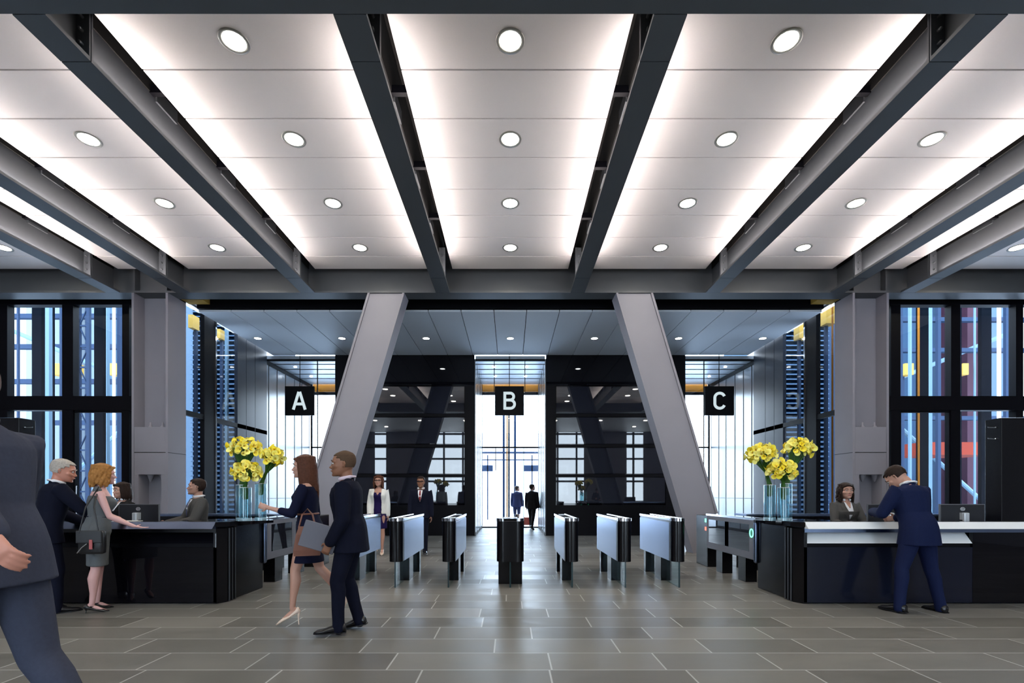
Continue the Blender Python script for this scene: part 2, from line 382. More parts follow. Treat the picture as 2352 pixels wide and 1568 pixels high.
bxs = [(-9.42, 'leftmost grey ceiling beam, outside the left column'), (-7.76, 'grey ceiling beam ending on the inner edge of the left column'),
       (-4.8, 'grey ceiling beam between the left column beam and the two middle beams'), (-1.6, 'grey ceiling beam just left of the middle row of downlights'),
       (1.6, 'grey ceiling beam just right of the middle row of downlights'), (4.8, 'grey ceiling beam between the two middle beams and the right column beam'),
       (7.76, 'grey ceiling beam ending on the inner edge of the right column'), (9.42, 'rightmost grey ceiling beam, outside the right column')]
b0 = make_beam()
for i, (x, lb) in enumerate(bxs):
    o = b0 if i == 0 else copy_tree(b0)
    o.location.x = x; tag(o, lb, 'beam', 'ceiling beams running toward the gates')
# ------------------------------------------------------------------ recessed downlights
def make_light(name, r, lens, rimr):
    root = empty(name)
    MB().lathe([(r, 0.0), (r+0.004, -0.006), (rimr, -0.008), (rimr+0.004, 0.0)], seg=36).build('trim_ring', 'rim', root, smooth=True)
    MB().lathe([(0.001, 0.0), (r*0.5, -0.001), (r, -0.002)], seg=36).build('lens', lens, root)
    return root
rowsY = [(5.60, 'nearest row'), (7.15, 'second row from the camera'), (8.72, 'third row from the camera'), (10.29, 'back row of the main ceiling')]
colsX = [(-10.8, 'bay outside the left column'), (-6.24, 'bay left of the long left beam'), (-3.2, 'bay left of the middle'), (0, 'middle bay'), (3.2, 'bay right of the middle'), (6.24, 'bay right of the long right beam'), (10.8, 'bay outside the right column')]
dl = None
for yy, rn in rowsY:
    for xx, cn in colsX:
        px = CXP+xx*FPX/yy
        if px < -20 or px > 2372: continue
        if dl is None: dl = make_light('downlight', 0.125, 'lens', 0.165); o = dl
        else: o = copy_tree(dl)
        o.location = (xx, yy, ZC-0.001)
        tag(o, 'round recessed downlight, %s, %s' % (rn, cn), 'ceiling light', 'downlights in the main ceiling')
# ------------------------------------------------------------------ rear soffit over the gates
sof = bx('ceiling_back', 'void', -8.1, 8.1, 12.5, 16.6, 6.20, 6.35, **st)
for i in range(19):
    xa = -8.07+i*0.8495
    bx('soffit_panel', 'soffit', xa+0.009, xa+0.8405, 12.5, 16.38, 6.12, 6.17, sof, bev=0.003)
bx('fascia', 'black', -8.07, 8.07, 12.44, 12.49, 6.19, 7.3, sof)
dl2 = None
names = ['leftmost', 'second from left', 'third from left', 'middle', 'third from right', 'second from right', 'rightmost']
for i in range(7):
    if dl2 is None: dl2 = make_light('downlight', 0.095, 'lens_small', 0.12); o = dl2
    else: o = copy_tree(dl2)
    o.location = ((i-3)*2.548, 14.63, 6.119)
    tag(o, 'small round downlight in the blue-grey soffit above the gates, %s of seven' % names[i], 'ceiling light', 'downlights in the back soffit')
# ------------------------------------------------------------------ columns
def column(sg, label):
    c = empty('steel_column', (sg*8.55, 11.46, 0), label=label, cat='column')
    t = MB()
    for s in (-1, 1): t.box(s*0.375, s*0.43, 0, 0.64, 0, ZB)
    t.box(-0.375, 0.375, 0.34, 0.39, 0, ZB)
    t.build('shaft', 'column', c)
    bx('upper_cladding', 'column', -0.372, 0.372, 0.004, 0.34, 2.40, 3.0, c, bev=0.006)
    bx('lower_cladding', 'column', -0.372, 0.372, 0.004, 0.34, 1.87, 2.385, c, bev=0.006)
    q = MB()
    for s in (-1, 1): q.box(s*0.372, s*0.27, 0.004, 0.34, 0.0, 1.87)
    q.build('jamb_cladding', 'column', c)
    for dx in (-0.09, 0.20):
        MB().lathe([(0.055, 0), (0.045, 0.03), (0.022, 0.06), (0.018, 0.13), (0.001, 0.135)], (dx, 0.15, 3.0), 12).build('lug', 'column', c, smooth=True)
        MB().lathe([(0.001, 1.70), (0.02, 1.71), (0.06, 1.83), (0.075, 1.87)], (dx, 0.15, 0), 12).build('conical_bracket', 'column', c, smooth=True)
    bx('shaft_seam', 'joint', sg*-0.431, sg*-0.4315, 0.0, 0.64, 2.385, 2.40, c)
    return c
column(-1, 'grey steel column on the left behind the reception desk, with a recessed face')
column(1, 'grey steel column on the right behind the receptionist, with a recessed face')
def diagonal(sg, label):
    # leaning H member: web faces the hall, flanges at its two edges
    top = Vector((sg*2.95, 0, 6.17)); bot = Vector((sg*4.78, 0, 0.0)); d = (bot-top).normalized()
    n = Vector((sg*-d.z*1.0, 0, sg*d.x)).normalized()   # points to the outer side
    if n.x*sg < 0: n = -n
    t = MB()
    def bar(a0, a1, y0, y1):
        P = []
        for base, zc in ((top, ZB-0.002), (bot, 0.0)):
            r = []
            for a, y in ((a0, y0), (a1, y0), (a1, y1), (a0, y1)):
                p = base+n*a; k = (zc-p.z)/d.z; p = p+d*k; r.append(Vector((p.x, y, zc)))
            P.append(r)
        t.loft(P)
    bar(-0.42, -0.37, 11.46, 11.92); bar(0.37, 0.42, 11.46, 11.92); bar(-0.37, 0.37, 11.50, 11.56)
    return t.build('diagonal_column', 'column', label=label, cat='column')
diagonal(-1, 'leaning grey steel column on the left, rising from behind the walking couple')
diagonal(1, 'leaning grey steel column on the right, its foot beside the rightmost gate')
# ------------------------------------------------------------------ glazed walls beside the columns
YW = 12.2
def glazing(idx, sg, side):
    f = MB()
    if sg < 0: vs = [(-30, 25), (150, 175), (287, 303)]
    else: vs = [(2040, 2062), (2177, 2198), (2325, 2342)]
    vs = [(X(a, YW), X(b, YW)) for a, b in vs]
    far = sg*13.7
    for a, b in vs: f.box(a, b, YW-0.09, YW+0.09, 0, 6.6)
    x_in = sg*8.98
    x0, x1 = sorted((x_in, far))
    f.box(x0, x1, YW-0.1, YW+0.1, Z(703, YW), 7.0)
    f.box(x0, x1, YW-0.1, YW+0.1, Z(943, YW), Z(911, YW))
    f.box(x0, x1, YW-0.1, YW+0.1, 0, 0.12)
    w = f.build('window_%d' % idx, 'black', **st)
    bx('pane', 'pane', x0, x1, YW-0.012, YW+0.012, 0.1, 6.2, w)
    # door leaf frame in the pane nearest the column
    d0, d1 = (X(175, YW), X(287, YW)) if sg < 0 else (X(2062, YW), X(2177, YW))
    d = MB(); zt = Z(943, YW)
    for a in (d0, d1): d.box(a-0.03 if a == d1 else a, a if a == d1 else a+0.03, YW-0.07, YW-0.02, 0, zt)
    d.box(d0, d1, YW-0.07, YW-0.02, zt-0.06, zt); d.box(d0, d1, YW-0.07, YW-0.02, 0.0, 0.14)
    dd = d.build('door_%d' % idx, 'black', **st)
    MB().tube([(d0+0.1, YW-0.1, 0.8), (d0+0.1, YW-0.1, 1.6)], 0.016, 8).build('door_handle', 'chrome', dd)
glazing(1, -1, 'left'); glazing(2, 1, 'right')
for sg, idx in ((-1, 3), (1, 4)):
    f = MB(); xs = sg*8.3
    f.box(xs-0.06, xs+0.06, 13.02, 13.50, 0, 6.7)
    f.box(xs-0.06, xs+0.06, 12.15, 12.28, 0, 6.7)
    f.box(xs-0.05, xs+0.05, 12.28, 16.4, 3.42, 3.55)
    f.box(xs-0.05, xs+0.05, 12.28, 16.4, 6.35, 6.9)
    f.box(xs-0.05, xs+0.05, 12.28, 16.4, 0, 0.12)
    w = f.build('window_%d' % idx, 'black', **st)
    bx('pane', 'pane', xs-0.01, xs+0.01, 12.28, 14.6, 0.1, 6.4, w)
    p = MB()
    for a, b in ((14.62, 15.10), (15.12, 15.62), (15.64, 16.38)): p.box(xs-0.05, xs+0.05, a, b, 0, 6.6)
    p.build('wall_side_%s' % ('left' if sg < 0 else 'right'), 'darkpanel', **st)
    # chrome strip beside the mullion
    bx('edge_strip', 'chrome', xs-sg*0.065-0.008, xs-sg*0.065+0.008, 13.50, 13.56, 0, 6.35, w)
# yellow steel glimpsed at the top corners
for sg, nm in ((-1, 'left'), (1, 'right')):
    a, b = sorted((sg*8.25, sg*7.72))
    bx('yellow_bracket', 'yellow', a, b, 12.12, 12.42, 6.28, 6.55, label='yellow painted steel bracket under the girder beside the %s column' % nm, cat='bracket')
# ------------------------------------------------------------------ lift core walls and corridors (between Y 16.4 and 20.4)
YC = 16.4
def core(sg, side):
    a, b = sg*1.21, sg*5.94
    x0, x1 = min(a, b), max(a, b)
    w = bx('wall_core_%s' % side, 'gloss', x0, x1, YC+0.06, 20.2, 0, 6.4, **st)
    f = MB(); zs = [0.99, 1.98, 2.97, 4.03, 5.09]
    f.box(x0, x1, YC, YC+0.06, 5.09, 6.4)
    f.build('upper_fascia', 'gloss', w)
    f = MB(); f.box(x0, x1, YC, YC+0.06, 0, 1.03)
    for z in (2.03, 3.04, 4.08): f.box(x0, x1, YC+0.012, YC+0.06, z-0.045, z+0.055)
    f.build('horizontal_band', 'black', w)
    f = MB()
    f.box(a, a+sg*0.34, YC-0.01, YC+0.06, 0, 5.09); f.box(b-sg*0.66, b, YC-0.01, YC+0.06, 0, 6.2)
    f.build('jamb', 'black', w)
    for z0, z1 in ((1.10, 1.97), (2.11, 2.97), (3.12, 4.01), (4.15, 5.06)):
        xa, xb = sorted((a+sg*0.36, b-sg*0.68))
        bx('glass_panel', 'darkglass', xa, xb, YC+0.02, YC+0.055, z0, z1, w)
    # corridor side face
    c0, c1 = (a-sg*0.03, a)
    bx('corridor_lining', 'wallpanel', c0, c1, YC+0.02, 20.2, 0, 6.0, w)
    s = MB()
    for yy in (17.2, 18.2, 19.2): s.box(c0-sg*0.002, c0-sg*0.012, yy-0.012, yy+0.012, 0, 6.0)
    s.build('lining_joint', 'joint', w)
    bx('floor_rail', 'black', c0-sg*0.012, c0, YC+0.02, 20.2, 0.0, 0.10, w)
core(-1, 'left'); core(1, 'right')
def outer(sg, side):
    xs = sg*8.37
    a, b = sorted((xs, xs+sg*0.2))
    w = bx('wall_corridor_%s' % side, 'wallpanel', a, b, YC+0.02, 20.2, 0, 6.3, **st)
    s = MB()
    for yy in (16.75, 17.35, 18.0, 18.75, 19.4): s.box(xs, xs-sg*0.012, yy-0.016, yy+0.016, 0.05, 5.9)
    s.box(xs, xs-sg*0.012, YC+0.02, 20.2, 1.25, 1.27)
    s.build('panel_joint', 'joint', w)
    bx('top_trim', 'black', xs-sg*0.03, xs, YC+0.02, 20.2, 5.86, 6.0, w)
outer(-1, 'left'); outer(1, 'right')
# corridor ceilings with small lamps, front portal glass and end glazing
for i, (x0, x1, nm) in enumerate(((-8.37, -5.94, 'left'), (-1.18, 1.18, 'middle'), (5.94, 8.37, 'right'))):
    c = bx('ceiling_corridor_%s' % nm, 'corr', x0, x1, YC+0.02, 20.2, 6.0, 6.1, **st)
    s = MB()
    for yy in (17.1, 17.8, 18.5, 19.2): s.box(x0, x1, yy-0.01, yy+0.01, 5.985, 5.999)
    s.build('ceiling_joint', 'joint', c)
    for yy in (17.45, 18.85):
        for q in (0.25, 0.75): MB().lathe([(0.001, 0), (0.05, 0)], (x0+(x1-x0)*q, yy, 5.985), 14).build('lamp_lens', 'lens_small', c)
    f = MB()
    mull = [X(726, YC)] if i == 0 else ([X(1135, YC), X(1206, YC)] if i == 1 else [X(1620, YC)])
    for mx_ in mull: f.box(mx_-0.012, mx_+0.012, YC+0.10, YC+0.14, 4.9 if i == 1 else 0, 6.0)
    f.box(x0, x1, YC+0.08, YC+0.16, 5.95, 6.12)
    w = f.build('door_%d' % (5+i), 'black', **st)
    # end glazing
    YE = 20.3
    g = MB()
    for mx_ in ([x0+0.03, x1-0.03] if i != 1 else [-1.2, 1.2]): g.box(mx_-0.03, mx_+0.03, YE-0.05, YE+0.05, 0, 6.1)
    for q in (0.24, 0.74): g.box(x0+(x1-x0)*q-0.014, x0+(x1-x0)*q+0.014, YE-0.04, YE+0.04, 2.4 if q < 0.5 else 0, 3.36)
    g.box(x0, x1, YE-0.05, YE+0.05, 3.34, 3.40); g.box(x0, x1, YE-0.05, YE+0.05, 0, 0.05)
    w = g.build('window_%d' % (5+i), 'black', **st)
    bx('pane', 'pane', x0, x1, YE-0.01, YE+0.01, 0.0, 6.1, w)
    bx('orange_head', 'orange', x0, x1, YE+0.2, YE+0.5, 5.75, 6.1, label='orange steel beam above the far glass doors, behind sign %s' % 'ABC'[i], cat='beam')
    bx('dark_head', 'black', x0, x1, YE+0.1, YE+0.18, 5.60, 5.72, w)
# ------------------------------------------------------------------ letter signs
def sign(ch, xc, size=0.98):
    ys = YC-0.10
    zc = Z(920, ys)
    root = bx('letter_sign', 'sign', xc-size/2, xc+size/2, ys, ys+0.08, zc-size/2, zc+size/2, bev=0.004, label='square black hanging sign with a white letter %s' % ch, cat='sign')
    root.data.materials.clear(); root.data.materials.append(M['sign'])
    strokes = {'A': [[(-0.20, -0.30), (-0.015, 0.30)], [(0.015, 0.30), (0.20, -0.30)], [(-0.13, -0.11), (0.13, -0.11)]],
               'B': None, 'C': None}
    t = MB(); w = 0.046
    def stroke(pts):
        L_, R_ = [], []
        n = len(pts)
        for i, p in enumerate(pts):
            a = Vector(pts[max(i-1, 0)]); b = Vector(pts[min(i+1, n-1)]); d = (b-a).normalized(); nn = Vector((-d.y, d.x))
            L_.append(Vector(p)+nn*w); R_.append(Vector(p)-nn*w)
        rings = []
        for l, r in zip(L_, R_):
            rings.append([Vector((xc+l.x, ys-0.012, zc+l.y)), Vector((xc+r.x, ys-0.012, zc+r.y)), Vector((xc+r.x, ys+0.001, zc+r.y)), Vector((xc+l.x, ys+0.001, zc+l.y))])
        t.loft(rings)
    def arc(cx, cz, rx, rz, a0, a1, n=12): return [(cx+rx*math.cos(math.radians(a0+(a1-a0)*k/n)), cz+rz*math.sin(math.radians(a0+(a1-a0)*k/n))) for k in range(n+1)]
    if ch == 'A':
        for s_ in strokes['A']: stroke(s_)
    elif ch == 'B':
        stroke([(-0.155, -0.30), (-0.155, 0.30)])
        stroke([(-0.16, 0.255)]+arc(0.03, 0.14, 0.115, 0.115, 90, -90)+[(-0.16, 0.02)])
        stroke([(-0.16, 0.025)]+arc(0.035, -0.118, 0.14, 0.138, 90, -90)+[(-0.16, -0.256)])
    else:
        stroke(arc(0.0, 0.10, 0.165, 0.155, 20, 180, 14)+arc(0.0, -0.10, 0.165, 0.155, 180, 340, 14))
    t.build('letter', 'letter', root)
    # hanger up to the soffit
    MB().tube([(xc, ys+0.05, zc+size/2), (xc, ys+0.05, 6.12)], 0.012, 8).build('suspension_rod', 'black', root)
for ch, px in (('A', 687.5), ('B', 1170), ('C', 1653)): sign(ch, X(px, YC-0.1))
# ------------------------------------------------------------------ outdoors
def mast(px, w_px, Y, label):
    x = X(px, Y); w = w_px*Y/FPX
    t = MB()
    for a in (-w/2, w/2):
        for b in (0, w): t.box(x+a-0.05, x+a+0.05, Y+b-0.05, Y+b+0.05, 0, 12)
    z = 0.0; k = 0
    while z < 12:
        t.box(x-w/2, x+w/2, Y-0.03, Y+0.03, z-0.03, z+0.03)
        a, b = (-w/2, w/2) if k % 2 == 0 else (w/2, -w/2)
        t.tube([(x+a, Y, z), (x+b, Y, z+0.75)], 0.028, 6, round_ends=False); z += 0.75; k += 1
    return t.build('lattice_mast', 'extblue', label=label, cat='mast')
mast(193, 22, 17.5, 'blue steel lattice mast outside, seen through the left windows')
def post(px, wpx, Y, m, label, z1=12, z0=0):
    x = X(px, Y); w = wpx*Y/FPX
    return bx('outdoor_post', m, x-w/2, x+w/2, Y, Y+min(0.12, w), z0, z1, label=label, cat='post')
post(84, 22, 15, 'extdark', 'dark outdoor post behind the leftmost window pane')
post(226, 20, 15, 'extdark', 'dark outdoor post behind the window pane beside the left column')
post(106, 13, 16, 'paleblue', 'pale blue outdoor post right of the dark one in the leftmost pane')
post(241, 9, 16, 'paleblue', 'slim pale blue outdoor post in the pane beside the left column')
post(141, 9, 16, 'extblue', 'blue outdoor post at the right edge of the leftmost pane')
post(277, 17, 18, 'extblue', 'blue outdoor post nearest the left column')
post(2122, 22, 15, 'extdark', 'dark outdoor post behind the window pane beside the right column')
post(2266, 23, 15, 'extdark', 'dark outdoor post behind the second pane on the right')
post(2111, 3, 14.8, 'orange', 'thin orange pole left of the dark post right of the right column')
post(2137, 9, 17, 'paleblue', 'pale blue outdoor post right of the dark post by the right column')
post(2297, 5, 16, 'white', 'thin white outdoor pole in the second right pane')
post(519, 6, 15.5, 'paleblue', 'pale cyan pole in front of the left louvres')
post(1913, 3, 13.6, 'orange', 'thin orange pole outside beside the right column')
def louvres(px0, px1, Y, side):
    x0, x1 = X(px0, Y), X(px1, Y)
    root = bx('louvre_wall', 'louvre_back', x0, x1, Y+0.12, Y+0.4, 0, 9.2, label='blue horizontal louvre wall outside the %s side glazing' % side, cat='louvres')
    t = MB(); z = 0.1
    while z < 9.1:
        t.prism([(Y+0.12, z+0.085), (Y, z+0.03), (Y, z), (Y+0.12, z+0.04)], 'x', x0, x1); z += 0.178
    t.build('louvre_slats', 'louvre', root)
louvres(438, 541, 17.8, 'left'); louvres(1803, 1905, 17.8, 'right')
def far_block(name, m, px0, px1, Y, z1, depth, label, z0=0, cat='building'):
    o = bx(name, m, X(px0, Y), X(px1, Y), Y, Y+depth, z0, z1, label=label, cat=cat)
    if z0 > 0:     # raised things stand on a slim upright behind them
        xm = X((px0+px1)/2, Y); bx('support_post', 'extblue', xm-0.04, xm+0.04, Y+depth-0.1, Y+depth-0.02, -0.02, z0, o)
    return o
far_block('glass_building', 'facade_l', -260, 60, 30, 30, 8, 'striped pale glass building at the far left outside')
far_block('glass_building', 'facade_l', 205, 330, 34, 30, 8, 'striped pale glass building just left of the left column')
far_block('glass_building', 'facade_r', 2020, 2180, 26, 30, 8, 'dark blue glass building just right of the right column')
far_block('glass_building', 'facade_r', 2255, 2330, 30, 30, 8, 'dark blue glass building toward the right edge')
far_block('plum_building', 'plum', 2222, 2256, 24, 30, 1.5, 'plum coloured building behind the second right window')
far_block('glass_building', 'facade_r', 380, 560, 25, 30, 6, 'dark blue glass building seen past the left louvres')
far_block('glass_building', 'facade_r', 1780, 1960, 25, 30, 6, 'dark blue glass building seen past the right louvres')
far_block('footbridge', 'red', 2120, 2300, 21, Z(1015, 21), 2, 'red-brown footbridge outside the right windows', z0=Z(1044, 21), cat='footbridge')
for a, b, Y, nm in ((116, 175, 22, 'left of the lattice mast'), (246, 275, 22, 'beside the left column'), (2079, 2099, 20, 'in the first right pane'), (2212, 2225, 20, 'in the second right pane')):
    far_block('yellow_girder', 'yellow', a, b, Y, Z(834, Y), 0.4, 'yellow beam segment outdoors, %s' % nm, z0=Z(860, Y), cat='beam')
for a, b, y0, y1, Y, nm in ((432, 443, 722, 752, 14.2, 'left side glazing, nearest the column'), (492, 506, 755, 776, 15.4, 'left side glazing, right of the mullion'),
                        (1898, 1921, 700, 742, 14.0, 'right side glazing, nearest the column'), (1836, 1856, 738, 776, 15.0, 'right side glazing, left of the mullion')):
    far_block('yellow_girder', 'yellow', a, b, Y, Z(y0, Y), 0.3, 'yellow steel plate outdoors behind the %s' % nm, z0=Z(y1, Y), cat='plate')
for z, nm in ((Z(730, 24), 'upper'), (Z(800, 24), 'middle'), (Z(880, 24), 'lower'), (Z(975, 24), 'lowest')):
    t = MB(); t.box(X(-50, 24), X(300, 24), 24, 24.25, z, z+0.22)
    t.build('outdoor_beam', 'extblue', label='%s blue horizontal beam crossing outside the left windows' % nm, cat='beam')
for z, nm in ((Z(728, 22), 'upper'), (Z(800, 22), 'middle'), (Z(960, 22), 'lowest')):
    t = MB(); t.box(X(2050, 22), X(2400, 22), 22.5, 22.75, z, z+0.18)
    t.build('outdoor_beam', 'extblue', label='%s blue horizontal beam crossing outside the right windows' % nm, cat='beam')
for k, (px, w_, Y, m_, nm) in enumerate(((40, 4, 19, 'extblue', 'slim blue outdoor upright at the left edge of the leftmost pane'), (122, 3, 19.5, 'extdark', 'thin dark outdoor upright in the leftmost pane'),
        (260, 4, 20, 'white', 'thin white outdoor upright beside the left column pane edge'), (2072, 4, 18, 'extblue', 'slim blue outdoor upright right beside the right column'), (2092, 5, 19, 'paleblue', 'pale blue slim upright in the first right pane'),
        (2158, 7, 18.5, 'extblue', 'blue outdoor upright at the right side of the first right pane'), (2207, 4, 19, 'extdark', 'thin dark upright at the left edge of the second right pane'), (2240, 3, 20, 'paleblue', 'pale thin upright in the second right pane'), (2315, 8, 19, 'extblue', 'blue outdoor upright at the right edge of the second right pane'))):
    post(px, w_, Y, m_, nm)
for sg, a, b, nm in ((-1, 30, 290, 'left'), (1, 2062, 2330, 'right')):
    t = MB(); Y = 23.3
    t.tube([(X(a, Y), Y, Z(760 if sg < 0 else 870, Y)), (X(b, Y), Y, Z(870 if sg < 0 else 760, Y))], 0.10, 8)
    t.tube([(X(a, Y), Y+.4, Z(1201 if sg < 0 else 960, Y)), (X(b, Y), Y+.4, Z(960 if sg < 0 else 1201, Y))], 0.10, 8)
    t.build('diagonal_brace', 'paleblue', label='pair of pale diagonal steel braces outside the %s windows' % nm, cat='brace')
# behind the far doors: pale building, pole bundle, red kerb, balustrade
far_block('white_building', 'facade_c', 1020, 1330, 60, 9, 8, 'overexposed pale building far outside the middle doors')
t = MB(); 
for px in (1157, 1183): t.box(X(px, 25)-0.06, X(px, 25)+0.06, 25, 25.15, 0, 8)
t.build('outdoor_pole', 'extblue', label='pair of blue poles outside the middle doors under sign B', cat='pole')
bx('outdoor_pole', 'orange', X(1163, 24), X(1166, 24), 24, 24.1, 0, 8, label='thin orange pole outside the middle doors under sign B', cat='pole')
bx('outdoor_pole', 'black', X(1167, 23.5), X(1171, 23.5), 23.5, 23.6, 0, 8, label='thin black pole outside the middle doors under sign B', cat='pole')
bx('red_kerb', 'red', X(1200, 22.5), X(1226, 22.5), 22.5, 22.9, -0.02, 0.32, label='low red barrier outside the middle doors', cat='barrier')
t = MB()
t.box(-3, 3, 27, 27.06, 3.3, 3.36)
for q in (X(1120, 27), X(1222, 27)): t.box(q-0.03, q+0.03, 27, 27.06, -0.02, 3.6)
t.box(X(1098, 27), X(1132, 27), 27, 27.1, Z(1082, 27), Z(1068, 27)); t.box(X(1204, 27), X(1238, 27), 27, 27.1, Z(1082, 27), Z(1068, 27))
t.box(-3, 3, 27, 27.1, Z(1041, 27), Z(1037, 27))
t.build('steel_gantry', 'extblue', label='blue steel frame outside the middle doors at half height', cat='frame')
# ------------------------------------------------------------------ entry gates
def rounded_front(hw, d, n=8):
    # outline (x,y): flat back, rounded front corners
    pts = []
    r = min(hw*0.9, 0.11)
    for k in range(n+1):
        a = PI+PI/2*k/n; pts.append((-hw+r+r*math.cos(a), r+r*math.sin(a)))
    for k in range(n+1):
        a = 1.5*PI+PI/2*k/n; pts.append((hw-r+r*math.cos(a), r+r*math.sin(a)))
    pts += [(hw, d), (-hw, d)]
    return pts
def gate(hw, length=1.84, wide=False):
    g = empty('entry_gate')
    z0, z1 = 0.385, 1.0
    MB().prism(rounded_front(hw, 0.16), 'z', z0, z1).build('front_post', 'cab', g); shade_auto(g.children[0], 30)
    b = MB(); b.box(-hw+0.008, hw-0.008, 0.16, length, z0+0.01, z1)
    b.build('body', 'cab', g)
    for s in (-1, 1):
        a, c = sorted((s*(hw-0.008), s*(hw+0.002)))
        bx('side_panel', 'brushed', a, c, 0.17, length, z0, z1-0.03, g)
        a, c = sorted((s*(hw-0.012), s*(hw+0.006)))
        bx('top_rail', 'chrome', a, c, 0.0+0.12, length+0.01, z1, z1+0.04, g, bev=0.006)
    MB().prism(rounded_front(hw+0.004, length), 'z', z1+0.004, z1+0.030).build('top_glass', 'darkglass', g)
    t = MB(); t.prism(rounded_front(hw+0.006, 0.07), 'z', z1-0.004, z1+0.040)
    t.build('top_cap', 'chrome', g)
    for yy, w in ((0.10, 0.10), (0.36, 0.22)):
        bx('reader_pad', 'white', -hw*0.55, hw*0.55, yy, yy+w*0.7, z1+0.030, z1+0.036, g, bev=0.004)
    if wide:
        bx('leg', 'cab', -0.185, 0.185, 0.30, 0.62, 0, z0, g)
    else:
        bx('leg', 'cab', -0.088, 0.088, 0.62, 0.92, 0, z0, g)
        bx('leg', 'cab', -0.088, 0.088, 1.5, 1.62, 0, z0, g)
    bx('fin_edge', 'fin_edge', -0.011, 0.011, 0.008, 0.02, 0.0, z0, g)
    bx('glass_fin', 'fin', -0.010, 0.010, 0.02, length-0.02, 0.0, z0, g)
    return g
GX = [(-2.54, 'leftmost entry gate, partly hidden by the walking man'), (-1.73, 'entry gate in front of the man with the red tie'), (-0.93, 'narrow entry gate next left of the wide middle gate'),
      (0.93, 'narrow entry gate next right of the wide middle gate'), (1.73, 'second narrow entry gate right of the wide middle gate'), (2.54, 'entry gate at the foot of the right leaning column')]
g0 = gate(0.10)
for i, (x, lb) in enumerate(GX):
    o = g0 if i == 0 else copy_tree(g0)
    o.location = (x, 7.25, 0); tag(o, lb, 'turnstile', 'row of entry gates')
gw = gate(0.205, wide=True); gw.location = (0, 7.25, 0); tag(gw, 'wide middle entry gate facing the camera below sign B', 'turnstile', 'row of entry gates')
rd = gate  # side gates along the reception pedestals
def side_gate(sg, side):
    g = empty('wide_access_gate', (sg*3.85, 7.27, 0), label='long dark access gate seen side-on along the %s reception desk' % side, cat='turnstile')
    z0, z1 = 0.385, 1.0
    MB().prism(rounded_front(0.10, 1.95), 'z', z0, z1).build('body', 'cab', g)
    shade_auto(g.children[0], 30)
    a, b = sorted((-sg*0.098, -sg*0.108))
    f = MB()
    f.box(a, b, 0.17, 1.93, z0+0.01, z0+0.12); f.box(a, b, 0.17, 1.93, z1-0.07, z1)
    for y0, y1 in ((1.84, 1.93), (1.02, 1.16), (0.17, 0.30)): f.box(a, b, y0, y1, z0+0.12, z1-0.07)
    f.build('side_frame', 'laptop', g)
    bx('side_window', 'darkglass', a, b-0.004 if sg < 0 else b-0.002, 0.30, 1.84, z0+0.12, z1-0.07, g)
    MB().prism(rounded_front(0.106, 1.97), 'z', z1, z1+0.035).build('top_glass', 'darkglass', g)
    c, d = sorted((-sg*0.10, -sg*0.112)); bx('top_rail', 'chrome', c, d, 0.1, 1.96, z1+0.0, z1+0.035, g)
    for yy in (0.45, 1.3): bx('leg', 'cab', -0.09, 0.09, yy, yy+0.25, 0, z0, g)
    if sg > 0:
        t = MB()
        ring = []
        for k in range(24):
            a_ = 2*PI*k/24; ring.append((-0.113, 0.22+0.052*math.cos(a_), 0.80+0.062*math.sin(a_)))
        for k in range(24): t.tube([ring[k], ring[(k+1) % 24]], 0.007, 6)
        t.build('green_light_ring', 'green', g)
    bx('rear_post', 'cab', -0.10+sg*0.05, 0.2+sg*0.05, 2.05, 2.6, 0.0, 0.99, g, bev=0.01)
    if sg > 0:
        bx('green_indicator', 'green', -0.056, -0.050, 2.10, 2.15, 0.86, 0.93, g); bx('red_indicator', 'redled', -0.056, -0.050, 2.10, 2.15, 0.70, 0.77, g)
    return g
side_gate(-1, 'left'); side_gate(1, 'right')
